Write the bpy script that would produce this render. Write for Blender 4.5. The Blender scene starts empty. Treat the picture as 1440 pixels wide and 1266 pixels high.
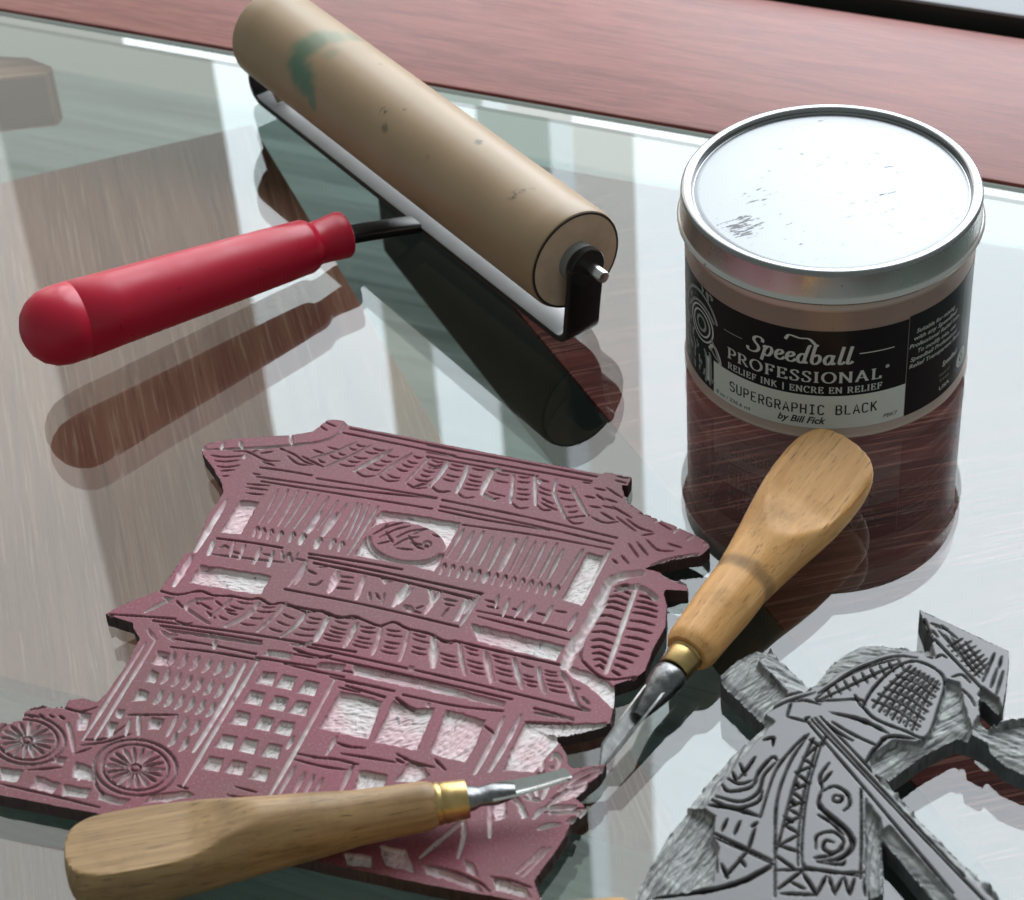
import bpy, bmesh, math, random
import numpy as np
from mathutils import Matrix, Vector
random.seed(7); RNG = np.random.default_rng(11)
D = bpy.data; SC = bpy.context.scene; COL = SC.collection
MM = 0.001

# ------------------------------------------------------------------ camera (all lengths below are millimetres)
FPX, PITCH, ROLL, CAMH = 3250.0, math.radians(40.68), math.radians(-4.5), 439.9
FWD = np.array([0, math.cos(PITCH), -math.sin(PITCH)])
_R0 = np.array([1.0, 0, 0]); _U0 = np.cross(_R0, FWD)
RGT = _R0 * math.cos(ROLL) + _U0 * math.sin(ROLL)
UPV = -_R0 * math.sin(ROLL) + _U0 * math.cos(ROLL)
CAMP = np.array([0, 0, CAMH])
cam_d = D.cameras.new('camera'); cam = D.objects.new('camera', cam_d); COL.objects.link(cam)
m = Matrix([[RGT[i], UPV[i], -FWD[i], CAMP[i] * MM] for i in range(3)] + [[0, 0, 0, 1]])
cam.matrix_world = m
cam_d.sensor_fit = 'HORIZONTAL'; cam_d.sensor_width = 36; cam_d.lens = FPX / 1440 * 36
cam_d.clip_start = 0.01; cam_d.clip_end = 50
cam_d.dof.use_dof = True; cam_d.dof.focus_distance = 0.66; cam_d.dof.aperture_fstop = 26
SC.camera = cam

# ------------------------------------------------------------------ world, window light, exposure
W = D.worlds.new('World'); SC.world = W; W.use_nodes = True
W.node_tree.nodes['Background'].inputs[0].default_value = (0.80, 0.90, 0.86, 1)
W.node_tree.nodes['Background'].inputs[1].default_value = 0.27
SC.view_settings.view_transform = 'Standard'; SC.view_settings.look = 'None'
SC.view_settings.exposure = 0.18; SC.view_settings.gamma = 1.0
SC.cycles.use_denoising = True
SC.cycles.max_bounces = 6; SC.cycles.transparent_max_bounces = 14
SC.cycles.caustics_reflective = True

TA = math.radians(25.5)                                   # the table's back edge, and the window behind it, run this way
EU = np.array([math.cos(TA), -math.sin(TA), 0]); EN = np.array([math.sin(TA), math.cos(TA), 0])
def tab(u, n, z): return EU * u + EN * n + np.array([0, 0, z])
def window_wall_lamp(u0, u1, z0, z1, rad, col, n=1300):        # one glowing strip of the window wall: real panes, plus added stand-ins
    w, h = (u1 - u0) * MM, (z1 - z0) * MM
    l = D.lights.new('window_wall_light', 'AREA'); l.shape = 'RECTANGLE'; l.size = w; l.size_y = h
    l.energy = rad * math.pi * w * h; l.color = col
    o = D.objects.new('window_wall_light', l); COL.objects.link(o)
    c = tab((u0 + u1) / 2, n, (z0 + z1) / 2) * MM
    # lamp's -Z looks towards the table (-EN), its X along EU
    o.matrix_world = Matrix([[-EU[i], (0, 0, 1)[i], EN[i], c[i]] for i in range(3)] + [[0, 0, 0, 1]])
    return o
SKY = (0.86, 0.94, 1.0)
window_wall_lamp(-846, -726, 125, 1500, 5.2, SKY)
window_wall_lamp(-684, -628, 125, 1500, 5.2, SKY)
window_wall_lamp(-726, -684, 125, 1500, 1.7, (0.97, 1.0, 0.90))  # added glow in place of a window bar
window_wall_lamp(-628, -570, 125, 1500, 1.3, (0.85, 1.0, 0.93))  # added greenish glow in place of the next window bar
window_wall_lamp(-570, -552, 125, 1500, 3.6, SKY)
window_wall_lamp(-552, -505, 125, 1500, 2.7, (1.0, 0.98, 0.97))  # added mid-bright glow in place of lit frame and curtain
window_wall_lamp(-505, 300, 125, 1600, 6.0, (0.88, 0.94, 1.0))
window_wall_lamp(-1062, -846, 125, 1500, 1.05, (1.0, 0.92, 0.86))  # added dim glow in place of the wall and curtain
window_wall_lamp(-1500, -1062, 125, 1700, 2.25, (1.0, 0.95, 0.92))

# ------------------------------------------------------------------ helpers
def at(x, y, z=0.0):                                      # the point at height z that the photograph's pixel x, y looks at
    d = RGT * (x - 720) - UPV * (y - 633) + FWD * FPX
    return CAMP + d * ((z - CAMH) / d[2])
def ats(pts, z=0.0): return np.array([at(x, y, z) for x, y in pts])

def tag(o, label=None, cat=None, group=None, kind=None):
    for k, v in (('label', label), ('category', cat), ('group', group), ('kind', kind)):
        if v: o[k] = v
    return o
def thing(name, loc, label, cat, group=None):
    o = D.objects.new(name, None); COL.objects.link(o); o.empty_display_size = 0.01
    o.location = tuple(np.array(loc) * MM); o['base'] = 0
    del o['base']
    return tag(o, label, cat, group)
ORIG = {}
def rloc(o):
    v = np.zeros(3)
    while o: v = v + np.array(o.location) / MM; o = o.parent
    return v
def obj(name, verts, faces, mat, parent=None, smooth=30, base=None, attrs=None):
    verts = np.asarray(verts, float)
    off = rloc(parent) if parent else np.zeros(3)
    own = np.zeros(3)
    if parent is None:
        own = np.array(base, float) if base is not None else np.array([verts[:, 0].mean(), verts[:, 1].mean(), verts[:, 2].min()])
    me = D.meshes.new(name)
    vv = (verts - off - own) * MM
    if isinstance(faces, np.ndarray):
        n = len(faces); k = faces.shape[1]
        me.vertices.add(len(vv)); me.vertices.foreach_set('co', vv.astype(np.float32).ravel())
        me.loops.add(n * k); me.loops.foreach_set('vertex_index', faces.astype(np.int32).ravel())
        me.polygons.add(n); me.polygons.foreach_set('loop_start', np.arange(0, n * k, k, dtype=np.int32))
        me.update(calc_edges=True)
    else:
        me.from_pydata([tuple(v) for v in vv], [], faces); me.update()
    me.validate()
    if attrs:
        for an, av in attrs.items():
            a = me.attributes.new(an, 'FLOAT', 'POINT'); a.data.foreach_set('value', np.asarray(av, np.float32))
    o = D.objects.new(name, me); COL.objects.link(o)
    if parent is None: o.location = tuple(own * MM)
    else: o.parent = parent
    if mat: me.materials.append(mat)
    if smooth is not None:
        me.shade_smooth()
        if smooth < 180: me.set_sharp_from_angle(angle=math.radians(smooth))
    return o
def fixn(o):
    bm = bmesh.new(); bm.from_mesh(o.data); bmesh.ops.recalc_face_normals(bm, faces=bm.faces); bm.to_mesh(o.data); bm.free(); return o
def bevel(o, w, seg=2, ang=30):
    bm = bmesh.new(); bm.from_mesh(o.data)
    es = [e for e in bm.edges if len(e.link_faces) == 2 and e.calc_face_angle(0) > math.radians(ang)]
    bmesh.ops.bevel(bm, geom=es, offset=w * MM, segments=seg, affect='EDGES', profile=0.6)
    bm.to_mesh(o.data); bm.free(); o.data.shade_smooth(); o.data.set_sharp_from_angle(angle=math.radians(ang)); return o
def prism(poly, z0, z1):                                  # polygon (x, y) swept from z0 up to z1
    n = len(poly); v = [(p[0], p[1], z0) for p in poly] + [(p[0], p[1], z1) for p in poly]
    f = [tuple(range(n))[::-1], tuple(range(n, 2 * n))] + [(i, (i + 1) % n, n + (i + 1) % n, n + i) for i in range(n)]
    return v, f
def frame(axis, up=(0, 0, 1)):
    a = np.array(axis, float); a /= np.linalg.norm(a); u = np.array(up, float); u = u - a * (u @ a); u /= np.linalg.norm(u)
    return a, np.cross(u, a), u                           # along, side, up
def lathe(org, axis, prof, seg=48, shape=None, up=(0, 0, 1), caps=True):
    a, s, u = frame(axis, up); v = []; f = []; n = len(prof)
    for t, r in prof:
        for k in range(seg):
            w = 2 * math.pi * k / seg; x, y = r * math.cos(w), r * math.sin(w)
            if shape: x, y = shape(t, r, x, y)
            v.append(org + a * t + s * x + u * y)
    for i in range(n - 1):
        for k in range(seg):
            f.append((i * seg + k, i * seg + (k + 1) % seg, (i + 1) * seg + (k + 1) % seg, (i + 1) * seg + k))
    if caps: f.append(tuple(range(seg))[::-1]); f.append(tuple(range((n - 1) * seg, n * seg)))
    return np.array(v), f
def smooth_path(p, n=8):                                  # Catmull-Rom through the points
    p = np.array(p, float)
    if len(p) < 3: return p
    q = np.vstack([2 * p[0] - p[1], p, 2 * p[-1] - p[-2]]); out = []
    for i in range(1, len(q) - 2):
        for t in np.linspace(0, 1, n, endpoint=False):
            out.append(.5 * ((2 * q[i]) + (-q[i-1] + q[i+1]) * t + (2*q[i-1] - 5*q[i] + 4*q[i+1] - q[i+2]) * t*t + (-q[i-1] + 3*q[i] - 3*q[i+1] + q[i+2]) * t**3))
    out.append(q[-2]); return np.array(out)
def sweep(path, prof, ups):                               # a closed profile (side, up) carried along a 3-D path
    path = np.array(path, float); n = len(path); k = len(prof); v = []; f = []
    for i in range(n):
        t = path[min(i + 1, n - 1)] - path[max(i - 1, 0)]
        a, s, u = frame(t, ups[i] if isinstance(ups, list) else ups)
        for (x, y) in prof: v.append(path[i] + s * x + u * y)
    for i in range(n - 1):
        for j in range(k): f.append((i*k + j, i*k + (j+1) % k, (i+1)*k + (j+1) % k, (i+1)*k + j))
    f.append(tuple(range(k))[::-1]); f.append(tuple(range((n-1)*k, n*k)))
    return np.array(v), f
def rounded(w, h, r, n=4):
    out = []
    for cx, cy, a0 in ((w/2-r, h/2-r, 0), (-w/2+r, h/2-r, 90), (-w/2+r, -h/2+r, 180), (w/2-r, -h/2+r, 270)):
        for i in range(n + 1):
            a = math.radians(a0 + 90 * i / n); out.append((cx + r * math.cos(a), cy + r * math.sin(a)))
    return out

# ------------------------------------------------------------------ materials
class NT:
    def __init__(s, name):
        s.m = D.materials.new(name); s.m.use_nodes = True; s.t = s.m.node_tree; s.p = s.t.nodes['Principled BSDF']
        s._tc = None
    def n(s, typ, **kw):
        x = s.t.nodes.new(typ)
        for k, v in kw.items(): setattr(x, k, v)
        return x
    def l(s, a, b): s.t.links.new(a, b)
    def tc(s, which='Object'):
        if not s._tc: s._tc = s.n('ShaderNodeTexCoord')
        return s._tc.outputs[which]
    def mapping(s, scale=(1, 1, 1), rot=(0, 0, 0), loc=(0, 0, 0), src=None):
        x = s.n('ShaderNodeMapping', vector_type='TEXTURE'); x.inputs['Scale'].default_value = tuple(1 / k for k in scale); x.inputs['Rotation'].default_value = rot; x.inputs['Location'].default_value = loc
        s.l(src or s.tc(), x.inputs['Vector']); return x.outputs[0]
    def noise(s, scale, vec=None, detail=4, rough=.55, dist=0):
        x = s.n('ShaderNodeTexNoise'); x.inputs['Scale'].default_value = scale; x.inputs['Detail'].default_value = detail
        x.inputs['Roughness'].default_value = rough; x.inputs['Distortion'].default_value = dist
        s.l(vec or s.tc(), x.inputs['Vector']); return x.outputs['Fac']
    def ramp(s, fac, stops):
        x = s.n('ShaderNodeValToRGB'); e = x.color_ramp.elements
        while len(e) < len(stops): e.new(.5)
        for i, (p, c) in enumerate(stops): e[i].position = p; e[i].color = (*c, 1) if len(c) == 3 else c
        s.l(fac, x.inputs[0]); return x.outputs[0]
    def step(s, fac, a, b):
        x = s.n('ShaderNodeMapRange'); x.interpolation_type = 'SMOOTHSTEP'; x.inputs[1].default_value = a; x.inputs[2].default_value = b
        s.l(fac, x.inputs[0]); return x.outputs[0]
    def mix(s, fac, a, b, mode='MIX'):
        x = s.n('ShaderNodeMix', data_type='RGBA', blend_type=mode)
        for sock, v in ((x.inputs[0], fac), (x.inputs[6], a), (x.inputs[7], b)):
            if isinstance(v, (int, float)): sock.default_value = v
            elif isinstance(v, tuple): sock.default_value = (*v, 1) if len(v) == 3 else v
            else: s.l(v, sock)
        return x.outputs[2]
    def math(s, op, a, b=0.0):
        x = s.n('ShaderNodeMath', operation=op)
        for sock, v in zip(x.inputs, (a, b)):
            if isinstance(v, (int, float)): sock.default_value = v
            else: s.l(v, sock)
        return x.outputs[0]
    def attr(s, name):
        x = s.n('ShaderNodeAttribute', attribute_name=name); return x.outputs['Fac']
    def bump(s, h, strength=.3, dist=.0003):
        x = s.n('ShaderNodeBump'); x.inputs['Strength'].default_value = strength; x.inputs['Distance'].default_value = dist
        s.l(h, x.inputs['Height']); s.l(x.outputs[0], s.p.inputs['Normal'])
    def set(s, **kw):
        for k, v in kw.items():
            i = s.p.inputs[k.replace('_', ' ')]
            if isinstance(v, (int, float)): i.default_value = v
            elif isinstance(v, tuple): i.default_value = (*v, 1) if len(v) == 3 else v
            else: s.l(v, i)
        return s.m

def mat_wood(name, dark, mid, pale, rot, scale=1.0, rough=.4, spec=.4, streak=(0.46, .62), pale_amt=.55, coat=0.0, along=1.0):
    t = NT(name)
    v = t.mapping((3 * scale * along, 70 * scale, 30 * scale), (0, 0, rot), src=t.tc('Object'))
    v2 = t.mapping((26 * scale * along, 900 * scale, 60 * scale), (0, 0, rot), src=t.tc('Object'))
    big = t.noise(2.2, v, 3, .5, .6); fine = t.noise(1.0, v2, 3, .65, .3); blotch = t.noise(9 * scale, None, 3, .5)
    c = t.ramp(big, [(.3, dark), (.62, mid)])
    c = t.mix(t.math('MULTIPLY', t.step(fine, *streak), pale_amt), c, pale)
    c = t.mix(t.math('MULTIPLY', t.step(fine, .42, .30), .55), c, tuple(x * .45 for x in dark))
    c = t.mix(t.math('MULTIPLY', t.step(blotch, .5, .75), .35), c, tuple(x * .7 for x in mid))
    t.bump(fine, .25, .0002)
    r = t.n('ShaderNodeMapRange'); r.inputs[3].default_value = rough - .08; r.inputs[4].default_value = rough + .14; t.l(fine, r.inputs[0])
    return t.set(Base_Color=c, Roughness=r.outputs[0], Specular_IOR_Level=spec, Coat_Weight=coat, Coat_Roughness=.25)

def mat_plain(name, col, rough=.5, metal=0.0, spec=.5, var=.12, scale=60, bump=0.0):
    t = NT(name); nz = t.noise(scale, None, 4)
    c = t.mix(nz, tuple(x * (1 - var) for x in col), tuple(min(1, x * (1 + var)) for x in col))
    r = t.n('ShaderNodeMapRange'); r.inputs[3].default_value = max(.02, rough - .07); r.inputs[4].default_value = rough + .07; t.l(nz, r.inputs[0])
    if bump: t.bump(nz, bump)
    return t.set(Base_Color=c, Roughness=r.outputs[0], Metallic=metal, Specular_IOR_Level=spec)

def mat_glass():
    t = NT('table_glass'); t.t.nodes.remove(t.p); out = t.t.nodes['Material Output']
    tr = t.n('ShaderNodeBsdfTransparent'); tr.inputs[0].default_value = (.925, .965, .948, 1)
    gl = t.n('ShaderNodeBsdfGlossy'); gl.inputs['Roughness'].default_value = .014; gl.inputs[0].default_value = (1, 1, 1, 1)
    lw = t.n('ShaderNodeLayerWeight'); lw.inputs[0].default_value = .5
    f = t.math('ADD', t.math('MULTIPLY', t.math('POWER', lw.outputs['Facing'], 5.0), .945), .056)
    mx = t.n('ShaderNodeMixShader'); t.l(f, mx.inputs[0]); t.l(tr.outputs[0], mx.inputs[1]); t.l(gl.outputs[0], mx.inputs[2])
    # faint smears and dust left on the pane
    df = t.n('ShaderNodeBsdfDiffuse'); df.inputs[0].default_value = (.75, .76, .76, 1)
    sm = t.math('MULTIPLY', t.step(t.noise(16, t.mapping((1, 2.2, 1), (0, 0, .6)), 5, .65, .8), .52, .78), .010)
    du = t.math('MULTIPLY', t.step(t.noise(900, None, 2, .5), .74, .80), .12)
    m2 = t.n('ShaderNodeMixShader'); t.l(t.math('ADD', sm, du), m2.inputs[0]); t.l(mx.outputs[0], m2.inputs[1]); t.l(df.outputs[0], m2.inputs[2])
    t.l(m2.outputs[0], out.inputs[0]); return t.m
M = {}
M['glass'] = mat_glass()
M['red_wood'] = mat_wood('reddish_board_wood', (.165, .040, .032), (.245, .072, .058), (.38, .16, .135), -TA, 1.0, .46, .3, pale_amt=.32, coat=.16, along=2.2)
M['under_wood_a'] = mat_wood('panel_wood', (.140, .048, .032), (.22, .092, .062), (.40, .25, .19), math.radians(-78.8), 1.0, .6, .08, (.52, .68), .42)
M['under_wood_b'] = mat_wood('shelf_wood', (.042, .008, .008), (.095, .018, .016), (.33, .13, .11), math.radians(9.3), 1.0, .6, .06, (.53, .66), .5)
M['floor'] = mat_wood('floor_wood', (.075, .10, .092), (.15, .19, .175), (.25, .29, .27), -TA, .5, .6, .1, (.52, .7), .3)
M['shaded_side'] = mat_plain('shaded_board_side', (.010, .014, .013), .6)  # shade on the shelf's side put into a near black colour
M['block_wood'] = mat_wood('block_wood', (.24, .10, .055), (.36, .17, .10), (.45, .25, .17), 0.0, 1.0, .5, .3)
M['grey_side'] = mat_plain('brown_board_side', (.13, .075, .055), .6, var=.3)  # darker brown than the block's top
M['sill'] = mat_plain('pale_sill_paint', (.30, .31, .33), .5, bump=.05)
M['gap_dark'] = mat_plain('dark_gap_shade', (.012, .015, .013), .45)  # the gap's shade as a near black colour
M['frame'] = mat_plain('window_frame_paint', (.45, .47, .40), .5)

# ------------------------------------------------------------------ the table: glass, boards below it, board behind it
def line_x(p, q, u):                                      # where the line p-q reaches table coordinate u
    a = p @ EU; b = q @ EU; return p + (q - p) * ((u - a) / (b - a))
gA, gB = at(0, 6), at(1440, 268)
NG = (gA @ EN + gB @ EN) / 2                              # back edge of the glass, in table coordinates
TG = 4.6
prof = [(-900, -TG), (NG - 1.2, -TG), (NG, -TG + 1.0), (NG, -1.9), (NG - 9.0, 0), (-900, 0)]
v, f = [], []
for u in (-900, 900):
    for (n, z) in prof: v.append(tab(u, n, z))
k = len(prof)
f = [(i, (i + 1) % k, k + (i + 1) % k, k + i) for i in range(k)] + [tuple(range(k))[::-1], tuple(range(k, 2 * k))]
tag(fixn(obj('table_glass', v, f, M['glass'], smooth=None, base=(0, 500, -TG))), kind='structure')

def slab(name, pts, z1, th, m, side=None, label=None, parent=None, wob=0):
    poly = [tuple(p[:2]) for p in pts]
    v, f = prism(poly, z1 - th, z1)
    o = fixn(obj(name, v, f, m, parent, smooth=None))
    if side:
        o.data.materials.append(side)
        for p in o.data.polygons:
            if p.normal.z < .5: p.material_index = 1
    bevel(o, 1.2, 2); return o
n0 = NG + .8
far = at(1440, 55, -.6) @ EN
tag(slab('back_board', [tab(-900, n0, 0), tab(900, n0, 0), tab(900, far, 0), tab(-900, far, 0)], -.3, 2, M['red_wood']), kind='structure')
n2 = at(1440, 22, 4) @ EN
tag(slab('dark_gap_strip', [tab(-900, far + .6, 0), tab(900, far + .6, 0), tab(900, n2 + 6, 0), tab(-900, n2 + 6, 0)], -24, 14, M['gap_dark']), kind='structure')  # added strip: darkness of the gap behind the board put into its colour
tag(slab('window_sill', [tab(-900, n2, 0), tab(900, n2, 0), tab(900, n2 + 130, 0), tab(-900, n2 + 130, 0)], 4, 24, M['sill'], M['gap_dark']), kind='structure')  # sides painted near black to carry on the gap's shade
ZB = -45
o = slab('wooden_stool_panel', [at(-110, 282, ZB), at(355, 174, ZB), at(975, 1197, ZB), at(-60, 936, ZB)], ZB, 6, M['under_wood_a'], label=1)
tag(o, 'greyish brown grained wooden panel under the glass on the left', 'panel')
fl = [at(520, 190, ZB), at(1700, 396, ZB), at(1900, 1500, ZB), at(1560, 1430, ZB)]
o = slab('wooden_shelf', fl, ZB, 55, M['under_wood_b'], M['shaded_side'])
tag(o, 'reddish brown wooden shelf under the glass below the ink tin', 'shelf')
o = slab('wooden_block', [at(-70, 75, -18), at(40, 80, -18), at(74, 93, -18), at(66, 103, -18), at(-70, 118, -18)], -18, 24, M['block_wood'], M['grey_side'])
tag(o, 'small brown wooden block with rounded corner under the far left glass', 'block')
o = slab('floor_board', [at(-200, 1150, -120), at(97, 1193, -120), at(330, 1500, -120), at(-250, 1500, -120)], -120, 15, M['under_wood_a'])
tag(o, 'pale wooden board under the glass at the near left corner', 'board')
fz = -190
tag(slab('floor', [tab(-900, -300, 0), tab(900, -300, 0), tab(900, n2 + 130, 0), tab(-900, n2 + 130, 0)], fz, 10, M['floor']), kind='structure')

# ------------------------------------------------------------------ ink tin
TC = np.array([96.9, 545.9, 0.0]); TR = 42.0
def mat_tin(name, base, rough, stain=0.0, metal=1.0):
    t = NT(name)
    v = t.mapping((1, 1, 60)); band = t.noise(6, v, 3)
    blot = t.noise(120, None, 5, .6)
    c = t.mix(t.math('MULTIPLY', band, .35), base, tuple(x * .75 for x in base))
    if stain:
        st = t.step(t.noise(300, t.mapping((1, 1, .5)), 5, .65), .64, .70)
        c = t.mix(t.math('MULTIPLY', st, stain), c, (.03, .025, .02))
    r = t.n('ShaderNodeMapRange'); r.inputs[3].default_value = rough * .75; r.inputs[4].default_value = rough * 1.4; t.l(blot, r.inputs[0])
    return t.set(Base_Color=c, Metallic=metal, Roughness=r.outputs[0])
def mat_lid():
    t = NT('tin_lid_top')
    # dry ink smears with their own shapes: one flaky patch near the left rim, loose flecks elsewhere
    p = t.n('ShaderNodeSeparateXYZ'); t.l(t.tc(), p.inputs[0])
    def blob(x, y, r):
        d = t.n('ShaderNodeVectorMath', operation='DISTANCE'); t.l(t.tc(), d.inputs[0]); d.inputs[1].default_value = (x * MM, y * MM, 59.6 * MM)
        return t.step(d.outputs['Value'], r * MM, r * MM * .35)
    fl = t.noise(520, t.mapping((.45, 1.5, 1), (0, 0, .35)), 6, .7)
    reg = t.math('MAXIMUM', blob(-27, -15, 10), t.math('MULTIPLY', blob(-21, -1, 9), .72))
    reg = t.math('MAXIMUM', reg, t.math('MULTIPLY', blob(12, -9, 16), .62)); reg = t.math('MAXIMUM', reg, t.math('MULTIPLY', blob(20, 8, 9), .62))
    reg = t.math('MAXIMUM', reg, .50)
    thr = t.math('SUBTRACT', .785, t.math('MULTIPLY', reg, .31))
    ink = t.step(t.math('SUBTRACT', fl, thr), 0.0, .05)
    dull = t.noise(70, None, 4)
    c = t.mix(ink, t.mix(t.step(dull, .3, .7), (.195, .202, .210), (.215, .222, .228)), (.03, .035, .035))
    r = t.n('ShaderNodeMapRange'); r.inputs[3].default_value = .34; r.inputs[4].default_value = .5; t.l(dull, r.inputs[0])
    mt = t.math('SUBTRACT', 1.0, ink)
    return t.set(Base_Color=c, Metallic=mt, Roughness=r.outputs[0])
M['tin_body'] = mat_tin('tin_body_metal', (.62, .48, .42), .42, .25, .72)  # warm tint puts the red wood's reflection into the base colour
M['tin_lid'] = mat_tin('tin_lid_metal', (.66, .64, .62), .27, .6)
M['tin_rim'] = mat_tin('tin_rim_metal', (.30, .305, .31), .22)
M['tin_top'] = mat_lid()
M['label_black'] = mat_plain('label_black', (.0085, .0085, .011), .32, spec=.4)
M['label_white'] = mat_plain('label_pale', (.74, .75, .70), .45, spec=.4, var=.05)
M['print_white'] = mat_plain('print_pale', (.60, .61, .58), .5, var=.05)
M['print_dim'] = mat_plain('print_grey', (.27, .29, .27), .5, var=.25, scale=900)
M['print_black'] = mat_plain('print_black', (.02, .021, .022), .5)

tin = thing('ink_tin', TC, 'round silver ink tin with black printed label and scuffed lid', 'tin')
Z3 = (0, 0, 1)
def tin_lathe(name, prof, m, parent=tin, seg=160, sm=35):
    v, f = lathe(TC, Z3, prof, seg, up=(0, 1, 0), caps=name == 'body'); return fixn(obj(name, v, f, m, parent, sm))
tin_lathe('body', [(0.0, 39.8), (.5, 40.2), (.9, 41.4), (1.3, 42.25), (1.8, 42.45), (2.3, 42.3), (2.8, TR), (46.4, TR), (47.0, 42.25), (47.8, 42.45), (48.6, 42.25), (49.2, TR), (54, TR - .1)], M['tin_body'])
tin_lathe('lid', [(50.9, 42.2), (50.9, 43.3), (51.1, 43.95), (51.6, 44.15), (52.2, 43.9), (52.6, 43.35), (53.2, 43.15), (59.2, 43.05), (60.2, 43.0), (60.6, 42.6), (60.6, 42.0)], M['tin_lid'])
rim = [(60.0, 43.02)]
for i in range(0, 11):
    a = math.radians(0 + 180 * i / 10); rim.append((60.15 + 1.15 * math.sin(a), 41.35 + 1.65 * math.cos(a)))
rim += [(59.6, 39.62), (59.35, 39.4), (59.3, 38.9)]
tin_lathe('lid_rim', rim, M['tin_rim'])
top = [(59.32, 39.3), (59.35, 38.9), (59.55, 38.4), (59.6, 37.6), (59.6, .01)]
tin_lathe('lid_top', top, M['tin_top'])
def cyl(s, z, r):                                         # label coordinates: arc length from the tin's front, height
    a = s / TR; return (TC[0] + r * math.sin(a), TC[1] - r * math.cos(a), z)
def patch(name, s0, s1, zf0, zf1, r, m, parent, n=48):
    v = []; f = []
    for i in range(n + 1):
        s = s0 + (s1 - s0) * i / n
        for z in (zf0, zf1): v.append(cyl(s, z, r))
    for i in range(n): f.append((2*i, 2*i + 2, 2*i + 3, 2*i + 1))
    k = len(v)                                            # turned-in border so the paper has an edge
    for i in range(n + 1):
        s = s0 + (s1 - s0) * i / n
        for z in (zf0, zf1): v.append(cyl(s, z, TR - .05))
    for i in range(n):
        f.append((2*i, k + 2*i, k + 2*i + 2, 2*i + 2)); f.append((2*i + 1, 2*i + 3, k + 2*i + 3, k + 2*i + 1))
    return obj(name, v, f, m, parent, 40)
lab = patch('label', -66, 17.0, 5.6, 40.5, TR + .10, M['label_black'], tin)
labr = patch('label', 17.3, 62, 5.0, 41.2, TR + .12, M['label_black'], tin)
patch('name_strip', -43.5, 17.0, 5.3, 17.3, TR + .16, M['label_white'], lab)

# lettering: strokes drawn with a broad nib (upright parts thick, level parts thin)
def arc(cx, cy, rx, ry, a0, a1, n=12):
    return [(cx + rx * math.cos(math.radians(a0 + (a1 - a0) * i / n)), cy + ry * math.sin(math.radians(a0 + (a1 - a0) * i / n))) for i in range(n + 1)]
def ser(x, y, w=.13): return [(x - w, y), (x + w, y)]
def bowl(x0, x1, y0, y1): return [(x0, y1)] + arc(x1 - (y1 - y0) * .45, (y0 + y1) / 2, (y1 - y0) * .45, (y1 - y0) / 2, 90, -90) + [(x0, y0)]
G = {
 'P': (.66, [[(.16, 0), (.16, 1)], ser(.16, .02), ser(.12, .98, .09), bowl(.16, .6, .46, .97)]),
 'R': (.76, [[(.16, 0), (.16, 1)], ser(.16, .02), ser(.12, .98, .09), bowl(.16, .58, .48, .97), [(.36, .49), (.66, .03)], ser(.70, .02, .07)]),
 'O': (.86, [arc(.43, .5, .36, .5, 0, 360, 28)]),
 'F': (.62, [[(.16, 0), (.16, 1)], ser(.16, .02), [(.05, .98), (.56, .98)], [(.55, .99), (.56, .80)], [(.16, .51), (.44, .51)], [(.45, .62), (.45, .40)]]),
 'E': (.68, [[(.16, 0), (.16, 1)], [(.05, .02), (.60, .02)], [(.60, 0), (.62, .20)], [(.05, .98), (.57, .98)], [(.56, .99), (.57, .80)], [(.16, .51), (.44, .51)], [(.45, .62), (.45, .40)]]),
 'S': (.58, [[(.50, .78), (.48, .94), (.30, 1.0), (.13, .90), (.11, .74), (.24, .58), (.40, .46), (.52, .28), (.45, .06), (.26, 0), (.10, .06), (.07, .26)]]),
 'I': (.34, [[(.17, 0), (.17, 1)], ser(.17, .02), ser(.17, .98)]),
 'N': (.84, [[(.14, 0), (.14, 1)], ser(.14, .02, .10), ser(.10, .98, .08), [(.16, .97), (.70, .03)], [(.70, 0), (.70, 1)], ser(.70, .98, .10)]),
 'A': (.82, [[(.10, .02), (.40, 1)], [(.40, 1), (.70, .02)], [(.22, .34), (.58, .34)], ser(.10, .02, .09), ser(.71, .02, .10)]),
 'L': (.62, [[(.16, 0), (.16, 1)], ser(.16, .98), [(.05, .02), (.56, .02)], [(.56, 0), (.58, .22)]]),
 'C': (.74, [arc(.42, .5, .34, .5, 48, 312, 20), [(.63, .98), (.64, .74)]]),
 'K': (.78, [[(.16, 0), (.16, 1)], ser(.16, .02), ser(.16, .98), [(.62, .97), (.20, .48)], [(.32, .60), (.68, .03)], ser(.70, .02, .08), ser(.62, .98, .09)]),
 '|': (.34, [[(.17, -.1), (.17, 1.05)]]), ' ': (.36, []),
}
def q(*s): return s
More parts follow.
